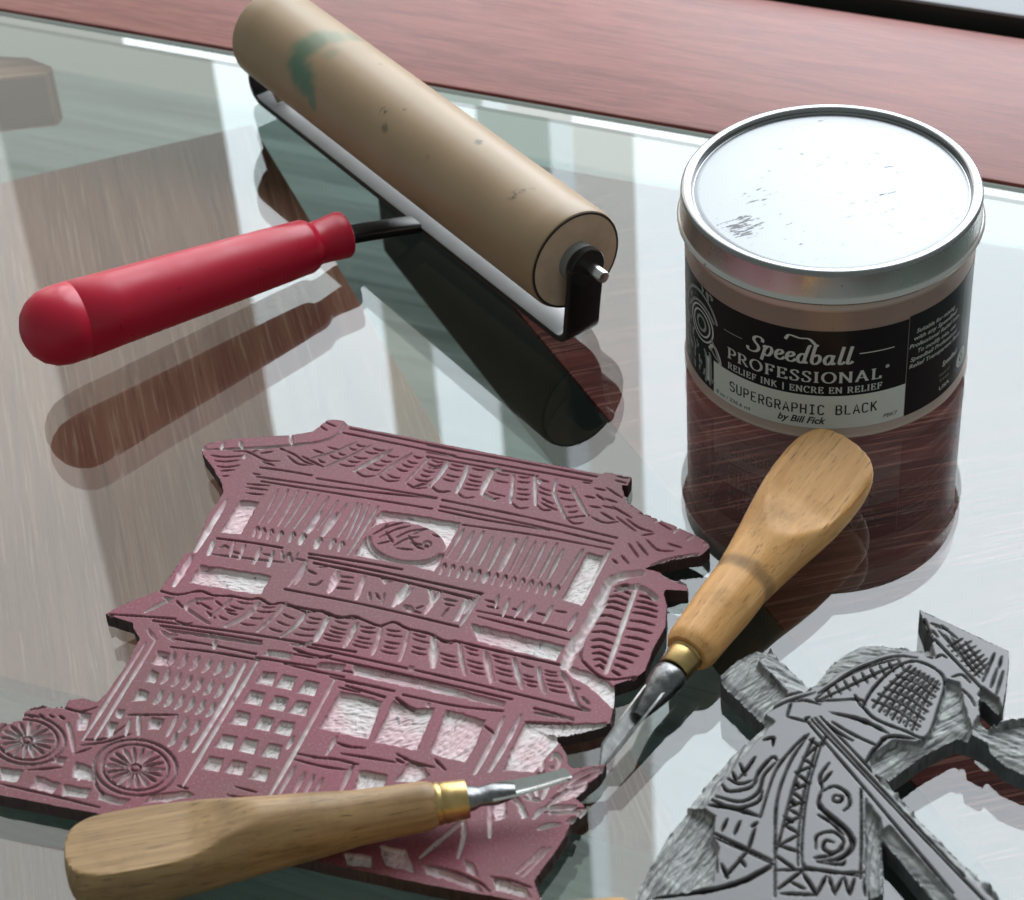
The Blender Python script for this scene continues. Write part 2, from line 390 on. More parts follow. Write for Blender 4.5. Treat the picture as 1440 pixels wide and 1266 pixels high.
MONO = {
 'S': [[(.56, .84), (.44, .98), (.18, .98), (.06, .84), (.06, .64), (.18, .52), (.44, .50), (.56, .36), (.56, .16), (.44, .02), (.18, .02), (.05, .16)]],
 'U': [[(.06, 1), (.06, .14), (.18, .02), (.44, .02), (.56, .14), (.56, 1)]],
 'P': [[(.08, 0), (.08, .98), (.42, .98), (.55, .86), (.55, .58), (.42, .46), (.08, .46)]],
 'E': [[(.56, .02), (.10, .02), (.10, .98), (.55, .98)], [(.10, .51), (.46, .51)]],
 'R': [[(.08, 0), (.08, .98), (.42, .98), (.55, .86), (.55, .60), (.42, .48), (.08, .48)], [(.34, .48), (.56, 0)]],
 'G': [[(.55, .82), (.44, .98), (.18, .98), (.06, .84), (.06, .16), (.18, .02), (.44, .02), (.56, .14), (.56, .46), (.32, .46)]],
 'A': [[(.03, 0), (.31, 1), (.59, 0)], [(.13, .32), (.49, .32)]],
 'H': [[(.08, 0), (.08, 1)], [(.55, 0), (.55, 1)], [(.08, .51), (.55, .51)]],
 'I': [[(.31, 0), (.31, 1)], [(.10, .02), (.52, .02)], [(.10, .98), (.52, .98)]],
 'C': [[(.56, .82), (.44, .98), (.18, .98), (.06, .84), (.06, .16), (.18, .02), (.44, .02), (.56, .18)]],
 'B': [[(.08, .02), (.08, .98), (.40, .98), (.52, .88), (.52, .64), (.40, .53), (.08, .53)], [(.40, .53), (.56, .40), (.56, .14), (.42, .02), (.08, .02)]],
 'L': [[(.10, 1), (.10, .02), (.56, .02)]],
 'K': [[(.08, 0), (.08, 1)], [(.55, 1), (.10, .44)], [(.24, .62), (.57, 0)]], ' ': [],
}
def ribbon(paths, thin, thick, r0, name, m, parent, shear=0.0):
    """paths in label mm; nib widths in mm"""
    v = []; f = []; lay = 0
    for p in paths:
        p = np.array(p, float)
        if len(p) < 2: continue
        q_ = [p[0]]
        for a_, b_ in zip(p[:-1], p[1:]):
            for k_ in range(1, max(1, int(abs(b_[0] - a_[0]) / .8)) + 1): q_.append(a_ + (b_ - a_) * k_ / max(1, int(abs(b_[0] - a_[0]) / .8)))
        p = np.array(q_)
        n = len(p); lay += 1; r = r0 + .0025 * (lay % 12)
        closed = np.linalg.norm(p[0] - p[-1]) < 1e-6
        base = len(v)
        for i in range(n):
            if closed: t = p[(i + 1) % (n - 1)] - p[(i - 1) % (n - 1)]
            else: t = p[min(i + 1, n - 1)] - p[max(i - 1, 0)]
            L = np.linalg.norm(t) + 1e-9; t = t / L
            w = (thin + (thick - thin) * min(1, abs(t[1] - shear * t[0]) ** 1.2)) / 2
            nn = np.array([-t[1], t[0]])
            if not closed and i in (0, n - 1): c = p[i] + t * (w * .5 if i else -w * .5) * (0.4)
            else: c = p[i]
            v.append(cyl(*(c + nn * w), r)); v.append(cyl(*(c - nn * w), r))
        for i in range(n - 1): f.append((base + 2*i, base + 2*i + 1, base + 2*i + 3, base + 2*i + 2))
    o = obj(name, v, f, m, parent, None); return o
def serif_line(text, s0, s1, z0, z1, thin, thick, m, parent, r0=TR + .17):
    tot = sum(G[c][0] for c in text) + .12 * (len(text) - 1); sx = (s1 - s0) / tot; sz = z1 - z0; x = 0; paths = []
    for c in text:
        for st in G[c][1]: paths.append([(s0 + (x + a) * sx, z0 + b * sz) for a, b in st])
        x += G[c][0] + .12
    return ribbon(paths, thin, thick, r0, 'lettering', m, parent)
def mono_line(text, s0, s1, z0, z1, w, m, parent, r0=TR + .22):
    adv = (s1 - s0) / (len(text) - .1); paths = []
    for i, c in enumerate(text):
        for st in MONO[c]: paths.append([(s0 + i * adv + a * adv * 1.22, z0 + b * (z1 - z0)) for a, b in st])
    return ribbon(paths, w, w, r0, 'lettering', m, parent)
serif_line('PROFESSIONAL', -37.6, 9.0, 22.2, 26.0, .32, .82, M['print_white'], lab)
serif_line('RELIEF INK | ENCRE EN RELIEF', -37.4, 9.4, 18.35, 20.6, .20, .44, M['print_white'], lab)
mono_line('SUPERGRAPHIC BLACK', -36.6, 8.6, 10.5, 13.9, .46, M['print_black'], lab)
# the script word
SP = {
 'S': (.92, [[(.98, .80), (1.0, .95), (.80, 1.08), (.55, 1.0), (.46, .82), (.56, .64), (.72, .48), (.76, .26), (.60, .06), (.32, -.02), (.10, .06), (.08, .22)]]),
 'p': (.74, [[(.12, .50), (.26, .62), (.24, .50), (.02, -.36)], [(.20, .38), (.40, .62), (.58, .60), (.62, .36), (.48, .08), (.30, .0), (.17, .10)]]),
 'e': (.62, [[(.10, .28), (.34, .34), (.50, .48), (.42, .62), (.24, .56), (.12, .34), (.14, .10), (.30, .0), (.48, .06), (.60, .20)]]),
 'd': (.74, [[(.52, .46), (.42, .60), (.24, .54), (.10, .30), (.14, .06), (.28, .0), (.44, .14)], [(.80, 1.20), (.70, 1.10), (.58, .70), (.46, .20), (.50, .02), (.62, .08)]]),
 'b': (.70, [[(.46, 1.22), (.36, 1.24), (.28, 1.08), (.12, .30), (.16, .04), (.32, .0), (.52, .20), (.54, .48), (.40, .60), (.24, .50)]]),
 'a': (.74, [[(.52, .46), (.42, .60), (.24, .54), (.10, .30), (.14, .06), (.28, .0), (.44, .16)], [(.58, .60), (.48, .20), (.52, .02), (.66, .10)]]),
 'l': (.44, [[(.38, 1.14), (.34, 1.0), (.16, .22), (.18, .02), (.34, .06), (.42, .16)]]),
}
paths = []; x = 0; word = 'Speedball'; tot = sum(SP[c][0] for c in word); s0, s1, z0, hh = -30.6, .6, 28.9, 5.4
for c in word:
    for st in SP[c][1]:
        pp = smooth_path([(s0 + (x + a) * (s1 - s0) / tot, z0 + b * hh) for a, b in st], 5); paths.append(pp)
    x += SP[c][0]
paths.append(smooth_path([(-18.6, 36.6), (-17.4, 38.2), (-14.5, 37.6), (-11.8, 37.6), (-9.6, 35.2)], 6))
ribbon(paths, .42, 1.02, TR + .17, 'lettering', M['print_white'], lab)
ribbon([[(-39.0, 31.6), (-35, 31.6), (-32.2, 31.6)]], .28, .28, TR + .17, 'rule', M['print_dim'], lab)
ribbon([[(2.4, 32.3), (7, 32.3), (12.6, 32.3)]], .34, .34, TR + .17, 'rule', M['print_white'], lab)
ribbon([arc(10.8, 26.0, .5, .5, 0, 360, 12), arc(10.8, 26.0, .2, .2, 0, 360, 8)], .22, .22, TR + .17, 'registered_mark', M['print_white'], lab)
def bent_text(text, s0, s1, z0, size, m, parent, r, shear=0.0, bold=0.0, name='lettering'):
    c = D.curves.new('tmp', 'FONT'); c.body = text; c.size = 1; c.shear = shear; c.resolution_u = 3; c.offset = bold
    o = D.objects.new('tmp', c); COL.objects.link(o); dg = bpy.context.evaluated_depsgraph_get(); dg.update()
    me = D.meshes.new_from_object(o.evaluated_get(dg)); D.objects.remove(o); D.curves.remove(c)
    co = np.array([v.co[:] for v in me.vertices]); fs = [tuple(p.vertices) for p in me.polygons]; D.meshes.remove(me)
    x0, x1 = co[:, 0].min(), co[:, 0].max(); k = (s1 - s0) / (x1 - x0)
    return obj(name, [cyl(s0 + (a - x0) * k, z0 + b * size, r) for a, b, _ in co], fs, m, parent, None)
bent_text('by Bill Fick', -20.4, -6.4, 7.0, 3.5, M['print_black'], lab, TR + .22, .35, .02)
bent_text('8 oz / 236.6 ml', -42.2, -29.2, 6.4, 1.9, M['print_black'], lab, TR + .22, .1)
bent_text('PBK7', 10.4, 14.8, 7.0, 2.0, M['print_black'], lab, TR + .22, .1)
for i, (tx, a, b, z) in enumerate([('Suitable for mixing', 19.8, 36.0, 34.4), ('with any Speedball', 19.0, 37.6, 32.0), ('Professional Relief Inks.', 17.6, 39.4, 29.5),
        ('To modify inks, use', 20.6, 37.4, 27.0), ('Speedball Professional', 18.2, 38.4, 24.6), ('Relief Transparent Base', 17.9, 40.4, 22.2)]):
    bent_text(tx, a, b, z, 2.1, M['print_white'], labr, TR + .18, .2, .012)
bent_text('Speedball', 31.4, 39.6, 16.0, 2.6, M['print_white'], labr, TR + .18, .3, .02)
bent_text('MADE IN', 30.4, 35.6, 12.6, 1.5, M['print_dim'], labr, TR + .18); bent_text('THE', 30.6, 35.4, 10.4, 1.5, M['print_dim'], labr, TR + .18)
bent_text('USA', 30.8, 36.0, 7.4, 2.0, M['print_white'], labr, TR + .18, 0, .015)
ribbon([arc(43.4, 11.6, 2.9, 2.9, 0, 360, 24), arc(43.4, 11.6, 1.9, 1.9, 0, 360, 20), [(42.6, 12.8), (43.6, 10.6), (44.4, 12.6)]], .7, .9, TR + .18, 'seal', M['print_white'], labr)
ribbon([[(42.2, 39.0), (42.2, 30), (42.2, 22)]], .3, .3, TR + .18, 'rule', M['print_dim'], labr)
# the ornament at the label's left end: a round wheel, its arm and a row of teeth
ep = [arc(-50, 27.0, 6.2, 6.0, 0, 360, 30), arc(-50, 27.0, 4.6, 4.4, 0, 360, 26)]
ribbon(ep, .55, .7, TR + .17, 'ornament', M['print_white'], lab)
ribbon([arc(-50, 27, 2.4, 2.4, 0, 360, 20), arc(-50, 27.0, 7.6, 7.4, 30, 160, 16), arc(-51, 27.5, 9.6, 10.6, 20, 175, 20)], .9, 1.1, TR + .17, 'ornament', M['print_dim'], lab)
oo = []
for i in range(46):
    a = random.uniform(-60, -43.8); z = random.uniform(7, 39)
    if (a + 50) ** 2 + (z - 27) ** 2 < 70: continue
    oo.append(smooth_path([(a, z), (a + random.uniform(-.4, .8), z + random.uniform(.4, 1.2)), (a + random.uniform(-1, 1), z + random.uniform(1.2, 2.8))], 4))
oo += [smooth_path([(-44.6, 24.5), (-42.6, 21.8), (-41.2, 18.6), (-42.4, 18.8), (-45, 21)], 5), smooth_path([(-47.5, 18), (-47, 12), (-47.6, 7)], 4), smooth_path([(-45.2, 18.4), (-44.8, 12), (-45.3, 7)], 4)]
ribbon(oo, .5, 1.0, TR + .175, 'ornament', M['print_dim'], lab)
ribbon([smooth_path([(-45.6, 20.5), (-43.6, 22.8), (-41.4, 20.2), (-40.6, 17.6)], 5), [(-46.3, 17), (-46.3, 8.2)]], .8, 1.5, TR + .19, 'ornament', M['print_white'], lab)

# ------------------------------------------------------------------ brayer, lying on the back of its frame
TH = math.radians(-57.17)
BA = np.array([math.cos(TH), math.sin(TH), 0]); BB = np.array([-math.sin(TH), math.cos(TH), 0])
AX = 27.9
BN = np.array([23.7, 564.4, 0.0]); BL = 177.0; BR = 16.65
def br(a, b, z): return BN + BA * a + BB * b + np.array([0, 0, z])
def mat_roller():
    t = NT('tan_rubber')
    pos = t.tc('Object')
    wob = t.math('MULTIPLY', t.math('SUBTRACT', t.noise(210, t.mapping((1, 1, .35)), 4), .5), .0045)
    def blob(p, r0, r1):
        d = t.n('ShaderNodeVectorMath', operation='DISTANCE'); t.l(pos, d.inputs[0]); d.inputs[1].default_value = tuple((br(*p) - bo) * MM)
        return t.step(t.math('ADD', d.outputs['Value'], wob), r1 * MM, r0 * MM)
    def most(L):
        o_ = L[0]
        for x in L[1:]: o_ = t.math('MAXIMUM', o_, x)
        return o_
    g = most([t.math('MULTIPLY', blob(p, r * .35, r * 1.35), k) for p, r, k in (((-132.9, 6.9, 43.1), 4.0, .45), ((-134.7, 1.2, 44.5), 5.0, .6), ((-137.5, -4.2, 44.0), 6.0, .75), ((-139, -8.9, 42), 6.0, .85), ((-138, -12.4, 39), 5.5, .95), ((-134.6, -13.9, 37), 5.5, 1.0), ((-130, -14.7, 35.7), 5.0, 1.0), ((-126, -15.3, 34.4), 3.6, .9), ((-124.2, -16.2, 31.8), 3.0, .8), ((-127.7, -4.8, 43.8), 3.0, .35))])
    k_ = most([t.math('MULTIPLY', blob(p, r * .2, r), k) for p, r, k in (((-89.3, -9.7, 41.4), 2.2, 1.0), ((-82.4, -5.3, 43.7), 1.6, .8), ((-84.4, -12.4, 39.0), 2.4, .6), ((-50.5, 1.5, 44.5), 2.4, .8), ((-47, 3.2, 44.2), 1.6, .6), ((-21.6, -6.6, 43.2), 2.4, .9), ((-20.9, -4.0, 44.1), 2.2, .8), ((-19.4, -1.2, 44.4), 1.6, .6), ((-110, 4, 44), 1.4, .6), ((-60, -12, 39), 1.8, .5))])
    nz = t.noise(45, None, 5); fine = t.noise(700, None, 3)
    c = t.mix(nz, (.305, .205, .118), (.40, .280, .170))
    c = t.mix(t.math('MULTIPLY', g, .85), c, (.050, .165, .110))
    c = t.mix(t.math('MULTIPLY', k_, t.step(t.noise(420, t.mapping((1, 1, .4)), 4, .6), .42, .60)), c, (.05, .045, .035))
    fl = t.noise(190, t.mapping((1, 1, 1), (0, 0, 0), (.31, .1, 0)), 5, .65)
    c = t.mix(t.math('MULTIPLY', t.step(fl, .72, .80), .6), c, (.08, .065, .05))
    t.bump(fine, .12, .0001)
    return t.set(Base_Color=c, Roughness=.40, Specular_IOR_Level=.5)
brayer = thing('brayer', br(-80, 0, 0), 'tan rubber ink roller with black metal frame and red plastic handle', 'brayer')
bo = np.array(brayer.location) / MM
M['rubber'] = mat_roller()
M['rubber_end'] = mat_plain('roller_end_rubber', (.62, .47, .34), .55, var=.25, scale=220)
M['dark_ring'] = mat_plain('roller_edge_ink', (.035, .024, .016), .6)
M['black_steel'] = mat_plain('black_painted_steel', (.008, .008, .009), .30, 0, .5, bump=.04)
M['lit_steel'] = mat_plain('lit_bar_steel', (.44, .445, .45), .42, .25, .5, var=.15, scale=120, bump=.06)  # paler than the frame's black, for light reflected off its top
M['grey_plastic'] = mat_plain('grey_bushing', (.20, .21, .20), .5)
M['steel'] = mat_plain('steel', (.62, .61, .60), .25, 1.0)
def mat_red():
    t = NT('red_plastic'); nz = t.noise(80, None, 4); fn = t.noise(1400, None, 2)
    c = t.mix(nz, (.46, .004, .026), (.54, .006, .036)); t.bump(fn, .10, .0001)
    sc = t.noise(240, t.mapping((.25, 1.6, 1.6), (0, 0, .25)), 5, .7)
    c = t.mix(t.math('MULTIPLY', t.step(sc, .66, .74), .5), c, (.12, .004, .012))
    r = t.n('ShaderNodeMapRange'); r.inputs[1].default_value = .3; r.inputs[2].default_value = .7; r.inputs[3].default_value = .26; r.inputs[4].default_value = .48; t.l(t.noise(60, None, 5, .6), r.inputs[0])
    return t.set(Base_Color=c, Roughness=r.outputs[0], Specular_IOR_Level=.45)
M['red'] = mat_red()
rp = [(0, BR - 1.2), (-.35, BR - .45), (-1.2, BR)]
v, f = lathe(br(0, 0, AX), BA, [(-BL + .2, BR - 1.5), (-BL, BR - .5)] and [(-BL, BR - 1.4), (-BL + .4, BR - .4), (-BL + 1.4, BR)] + [(-BL + 1.4 + (BL - 2.8) * i / 24, BR) for i in range(1, 24)] + [(-1.4, BR), (-.5, BR - .35), (-.1, BR - 1.0)], 96)
roller = fixn(obj('roller', v, f, M['rubber'], brayer, 35))
v, f = lathe(br(0, 0, AX), BA, [(-.12, BR - .5), (.02, BR - .55), (.05, BR - 1.3), (-.1, BR - 1.5)], 96); obj('edge_ring', v, f, M['dark_ring'], roller, None)
v, f = lathe(br(0, 0, AX), BA, [(-.6, BR - 1.2), (.03, BR - 1.25), (.10, 6), (.10, .1)], 72); fixn(obj('end_face', v, f, M['rubber_end'], roller, 40))
v, f = lathe(br(0, 0, AX), BA, [(0, 6.4), (2.2, 6.3), (2.7, 5.9), (2.7, .1)], 48); fixn(obj('bushing', v, f, M['grey_plastic'], brayer, 35))
v, f = lathe(br(-BL, 0, AX), -BA, [(0, 6.4), (2.2, 6.3), (2.7, 5.9), (2.7, .1)], 48); fixn(obj('bushing', v, f, M['grey_plastic'], brayer, 35))
# strap frame: back bar on the glass, two arms bent up to the axle
SW, ST = 12.6, 2.4; zc = ST / 2 + .05; bc = -1.6
cpr = 6.0
def arm_path(sg, a_bar, a_top):
    p = []
    for i in range(9):
        w = math.radians(90 * i / 8); p.append(br(a_bar + sg * (cpr * math.sin(w) - cpr), bc, zc + cpr - cpr * math.cos(w)))
    for i in range(1, 7): p.append(br(a_bar + (a_top - a_bar) * i / 6, bc + 1.6 * i / 6, zc + cpr + (AX + 1 - zc - cpr) * i / 6))
    return p
a1, a0 = 3.4, -BL - 7.5
near = arm_path(1, a1, 5.0); far_ = arm_path(-1, a0, -BL - 5.0)
path = far_[::-1] + [br(a0 + 6.5 + (a1 - a0 - 13) * i / 30, bc, zc) for i in range(31)] + near
ups = []
for i in range(len(path)):
    t = path[min(i + 1, len(path) - 1)] - path[max(i - 1, 0)]; ups.append(np.cross(BB, t) * -1)
v, f = sweep(path, rounded(SW, ST, .5, 3), ups); fr = fixn(obj('frame', v, f, M['black_steel'], brayer, 40)); fr.data.materials.append(M['lit_steel'])
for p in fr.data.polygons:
    if p.normal.z > .8: p.material_index = 1          # up-facing faces: reflected window light put into a paler grey
for sg, aa in ((1, 5.0), (-1, -BL - 5.0)):
    v, f = lathe(br(aa - sg * ST / 2, 0, AX + .6), BA * sg, [(0, SW / 2), (ST - .3, SW / 2 - .02), (ST, SW / 2 - .35), (ST, .1)], 48)
    fixn(obj('arm_eye', v, f, M['black_steel'], brayer, 40))
    v, f = lathe(br(aa, 1.6 if sg > 0 else 0, AX - .6), BA * sg, [(0, 2.1), (6.2, 2.1), (6.8, 1.8), (6.9, .05)], 32); fixn(obj('axle', v, f, M['steel'], brayer, 40))
v, f = sweep([br(a0 + 5.2, bc, 12.4), br(a0 + 12.6, bc, 3.2)], rounded(SW * .5, .7, .2, 2), (0, 0, 1)); fixn(obj('brace', v, f, M['steel'], brayer, 40))
hb, ht = -80.0, -81.0
v, f = lathe(br(hb - 2, bc, ST), (0, 0, 1), [(0, 4.8), (.9, 4.6), (1.5, 3.6), (1.8, 2.0), (1.8, .05)], 36); fixn(obj('rivet', v, f, M['black_steel'], brayer, 40))
H0 = br(-80, -34.0, 10.0); H1 = br(-83.5, -145.5, 22.0); hd = H1 - H0; HLn = np.linalg.norm(hd); hd /= HLn
v, f = sweep([br(-80, -7.7, 1.5), br(-80, -16, 4.1), br(-80, -25, 6.9), H0 + hd * 4], rounded(7.6, 3.8, 1.2, 4), (0, 0, 1)); fixn(obj('shank', v, f, M['black_steel'], brayer, 40))
pr_ = [(0, 6.6), (.5, 7.5), (1.2, 7.8), (4, 7.55), (8, 7.1), (11.0, 7.0), (12.2, 7.3), (13.2, 8.2), (14.6, 8.75), (25, 9.3), (45, 10.2), (65, 11.0), (82, 11.7), (HLn - 18.0, 12.3), (HLn - 17.8, 12.12), (HLn - 17.4, 12.12), (HLn - 17.2, 12.3), (HLn - 12, 12.3), (HLn - 8, 11.6), (HLn - 4.5, 9.7), (HLn - 2, 7.0), (HLn - .6, 3.8), (HLn - .02, .1)]
v, f = lathe(H0, hd, pr_, 72); fixn(obj('handle', v, f, M['red'], brayer, 50))

# ------------------------------------------------------------------ lino cutters
def mat_handle(name, pale, dark, axis_rot, stain=None):
    t = NT(name)
    v1 = t.mapping((8, 260, 260), axis_rot); v2 = t.mapping((70, 1700, 1700), axis_rot)
    big = t.noise(1.2, v1, 4, .55, .8); pores = t.noise(1.0, v2, 3, .6)
    c = t.ramp(big, [(.30, dark), (.66, pale)])
    c = t.mix(t.math('MULTIPLY', t.step(pores, .43, .31), .6), c, tuple(x * .28 for x in dark))
    dirt = t.noise(55, None, 5, .65); c = t.mix(t.math('MULTIPLY', t.step(dirt, .48, .74), .5), c, tuple(x * .5 for x in dark))
    if stain is not None:
        d = t.n('ShaderNodeVectorMath', operation='DOT_PRODUCT'); t.l(t.tc(), d.inputs[0]); d.inputs[1].default_value = tuple(stain[0])
        w = t.math('ABSOLUTE', t.math('SUBTRACT', t.math('ADD', d.outputs['Value'], t.math('MULTIPLY', t.math('SUBTRACT', dirt, .5), .006)), stain[1] * MM))
        c = t.mix(t.math('MULTIPLY', t.step(w, .0034, .0008), t.math('ADD', .38, t.math('MULTIPLY', t.noise(420, None, 4), .4))), c, (.16, .105, .06))
    t.bump(pores, .2, .00015)
    return t.set(Base_Color=c, Roughness=.45, Specular_IOR_Level=.35)
M['brass'] = mat_plain('brass_ferrule', (.52, .37, .16), .38, 1.0, var=.45, scale=260, bump=.15)
M['blade'] = mat_plain('inky_steel_blade', (.19, .19, .195), .30, 1.0, var=.9, scale=420, bump=.35)
M['wing'] = mat_plain('smeared_steel_blade', (.42, .42, .42), .32, 1.0, var=.6, scale=380, bump=.2)
M['blade_edge'] = mat_plain('bare_steel_blade', (.85, .85, .85), .28, 1.0, var=.2, scale=300)
def cutter(name, P0, P1, flat_dir, flat_off, label, blade, hm, neck=1.0, bulb=1.0, fer=1.0, group='wooden lino cutters'):
    """P0 middle of the bulb's end, P1 where the ferrule starts"""
    ax = P0 - P1; L = np.linalg.norm(ax); ax /= L
    g0 = np.array([P0[0], P0[1], 0.0])
    root = thing(name, g0, label, 'lino cutter', group)
    a, s, u = frame(ax)
    fd = np.array(flat_dir, float); fd = fd - a * (fd @ a); fd /= np.linalg.norm(fd); fx, fy = fd @ s, fd @ u
    pts = [(0, 5.4 * neck), (.006, 6.0 * neck), (.03, 6.5 * neck), (.12, 6.8 * neck), (.22, 7.25 * neck), (.32, 7.9), (.42, 8.7), (.52, 9.7), (.62, 10.8), (.70, 11.5), (.78, 11.95), (.86, 11.95), (.91, 11.5), (.945, 10.7), (.97, 9.3), (.986, 7.3), (.995, 4.6), (1.0, .4)]
    pts = [(t, r * (1 + (bulb - 1) * max(0, min(1, (t - .3) / .4)))) for t, r in pts]
    tt = np.linspace(0, 1, 60); tt = np.concatenate([tt[:-4], [.95, .962, .972, .981, .988, .993, .997, 1.0]]); tt.sort()
    prof = [(t * L, float(np.interp(t, [p[0] for p in pts], [p[1] for p in pts]))) for t in tt]
    def shape(t, r, x, y):
        k = t / L; lim = flat_off + max(0, (.66 - k)) * 17
        d = x * fx + y * fy
        if d > lim: x, y = x - (d - lim) * fx, y - (d - lim) * fy
        return x, y
    v, f = lathe(P1, ax, prof, 72, shape); hmat = hm(root, a); fixn(obj('handle', v, f, hmat, root, 34))
    fp = [(0.4, 5.1), (0.2, 5.2), (-.6, 5.3), (-1.0, 5.1), (-1.3, 4.95), (-1.8, 5.15), (-3.6, 4.95), (-7.2, 4.8), (-7.6, 4.6), (-7.7, 3.2)]
    fp = [(t * (fer if t < 0 else 1), r * fer) for t, r in fp]
    v, f = lathe(P1, ax, fp, 40); fixn(obj('ferrule', v, f, M['brass'], root, 34))
    blade(root, P1, a, s, u); return root
def blade_gouge(root, P1, a, s, u, length=32, drop=0.0, bright=True):
    # chuck stem that narrows, then a long shallow U gouge
    v, f = lathe(P1 - a * 7.4, -a, [(0, 3.4), (1.5, 3.2), (3.0, 2.5), (5.0, 2.7), (7.0, 2.9), (9.5, 2.4), (12.0, 1.7)], 24, lambda t, r, x, y: (x * 1.1, y * .75)); fixn(obj('chuck', v, f, M['blade'], root, 45))
    n = 22; v = []; f = []; K = 9
    for i in range(n):
        k = i / (n - 1); L = 13.5 + (length - 13.5) * k; w = 3.0 * (1 - .3 * k) ; dep = 2.0 * (1 - .3 * k)
        zc = .9 * (1 - k) + 2.6 * k * k - drop * k
        for j in range(K):
            q_ = -1 + 2 * j / (K - 1); v.append(P1 - a * (L + (0 if k < .95 else (1 - q_ * q_) * 1.4)) + s * (w * q_) + u * (zc - dep * (1 - q_ * q_)))
        for j in range(K):
            q_ = -1 + 2 * j / (K - 1); v.append(P1 - a * (L + (0 if k < .95 else (1 - q_ * q_) * 1.4)) + s * (w * .86 * q_) + u * (zc + .45 - dep * (1 - q_ * q_)))
    R2 = 2 * K
    for i in range(n - 1):
        for j in range(K - 1):
            f.append((i*R2 + j, i*R2 + j + 1, (i+1)*R2 + j + 1, (i+1)*R2 + j)); f.append((i*R2 + K + j, (i+1)*R2 + K + j, (i+1)*R2 + K + j + 1, i*R2 + K + j + 1))
        f.append((i*R2, (i+1)*R2, (i+1)*R2 + K, i*R2 + K)); f.append((i*R2 + K - 1, i*R2 + 2*K - 1, (i+1)*R2 + 2*K - 1, (i+1)*R2 + K - 1))
    for e in (0, n - 1):
        for j in range(K - 1): f.append((e*R2 + j, e*R2 + K + j, e*R2 + K + j + 1, e*R2 + j + 1))
    fixn(obj('blade', v, f, M['blade_edge'] if bright else M['blade'], root, 50))
    # shank between chuck and gouge
    v, f = sweep([P1 - a * 9, P1 - a * 12 + u * .2, P1 - a * 14.5 + u * .3], rounded(3.4, 2.2, .8, 3), tuple(u)); fixn(obj('shank', v, f, M['blade'], root, 45))
def blade_v(root, P1, a, s, u):
    # domed chuck and a narrow V tool: two thin wings meeting in a keel
    v, f = lathe(P1 - a * 7.2, -a, [(0, 4.0), (.8, 4.5), (3, 4.6), (6, 4.2), (10, 3.4), (14, 2.5), (17, 1.6)], 28, lambda t, r, x, y: (x, y * .85)); fixn(obj('chuck', v, f, M['blade'], root, 45))
    for sg in (-1, 1):
        b = [(-10, .3, -1.6), (-10, 2.6, 1.6), (-17, 2.9, 2.2), (-37, 2.6, 1.6), (-43, .15, -2.2), (-20, .15, -2.2)]
        v = [P1 + a * t + s * sg * x + u * z for t, x, z in b] + [P1 + a * t + s * sg * (x - .55) + u * (z + .2) for t, x, z in b]
        k = len(b); f = [tuple(range(k)), tuple(range(k, 2*k))[::-1]] + [(i, (i+1) % k, k + (i+1) % k, k + i) for i in range(k)]
        fixn(obj('blade_wing', v, f, M['wing'], root, 40))
def hm_a(root, a):
    return mat_handle('tan_handle_wood', (.44, .275, .13), (.25, .145, .062), (0, 0, math.atan2(a[1], a[0])))
def hm_b(root, a):
    return mat_handle('orange_handle_wood', (.88, .49, .20), (.68, .33, .105), (0, 0, math.atan2(a[1], a[0])), (a, -56))
def hm_c(root, a):
    return mat_handle('pale_handle_wood', (.60, .36, .13), (.38, .20, .07), (0, 0, math.atan2(a[1], a[0])))
A0, A1 = at(92, 1222, 12.2), at(614, 1131, 11.8)
cutter('lino_cutter', A0, A1, (0, .06, 1), 6.2, 'tan wood lino cutter with brass ferrule lying across the red block', blade_gouge, hm_a, .93)
B0, B1 = at(1187, 635, 12.9), at(966, 919, 7.4)
cutter('lino_cutter', B0, B1, (.42, -.05, 1), 6.8, 'orange wood lino cutter with its bulb end in front of the ink tin', blade_v, hm_b, 1.09, 1.09, .90)
C1 = at(890, 1300, 6.2); C0 = C1 + np.array([-88, -8, 6])
cutter('lino_cutter', C0, C1, (0, 0, 1), 8.0, 'lino cutter just peeking in at the bottom edge of the photo', blade_gouge, hm_c)
# flecks of dry ink on the glass
M['fleck'] = mat_plain('dry_ink', (.03, .03, .035), .5)
for i, (x, y, r) in enumerate([(1376, 606, .55), (1373, 646, .35), (1402, 858, 1.3)]):
    c = at(x, y, 0); v, f = lathe(np.array([c[0], c[1], .02]), Z3, [(0, r), (.06, r * .9), (.1, r * .4), (.1, .02)], 14, lambda t, rr, X, Y: (X * 1.2, Y * .8))
    tag(fixn(obj('ink_fleck', v, f, M['fleck'], smooth=60)), ['tiny dark ink fleck on the glass right of the ink tin base', 'tiniest dark ink fleck on the glass, just below another fleck', 'grey ink spot on the glass above the conical hat'][i], 'ink fleck', 'ink flecks on the glass')
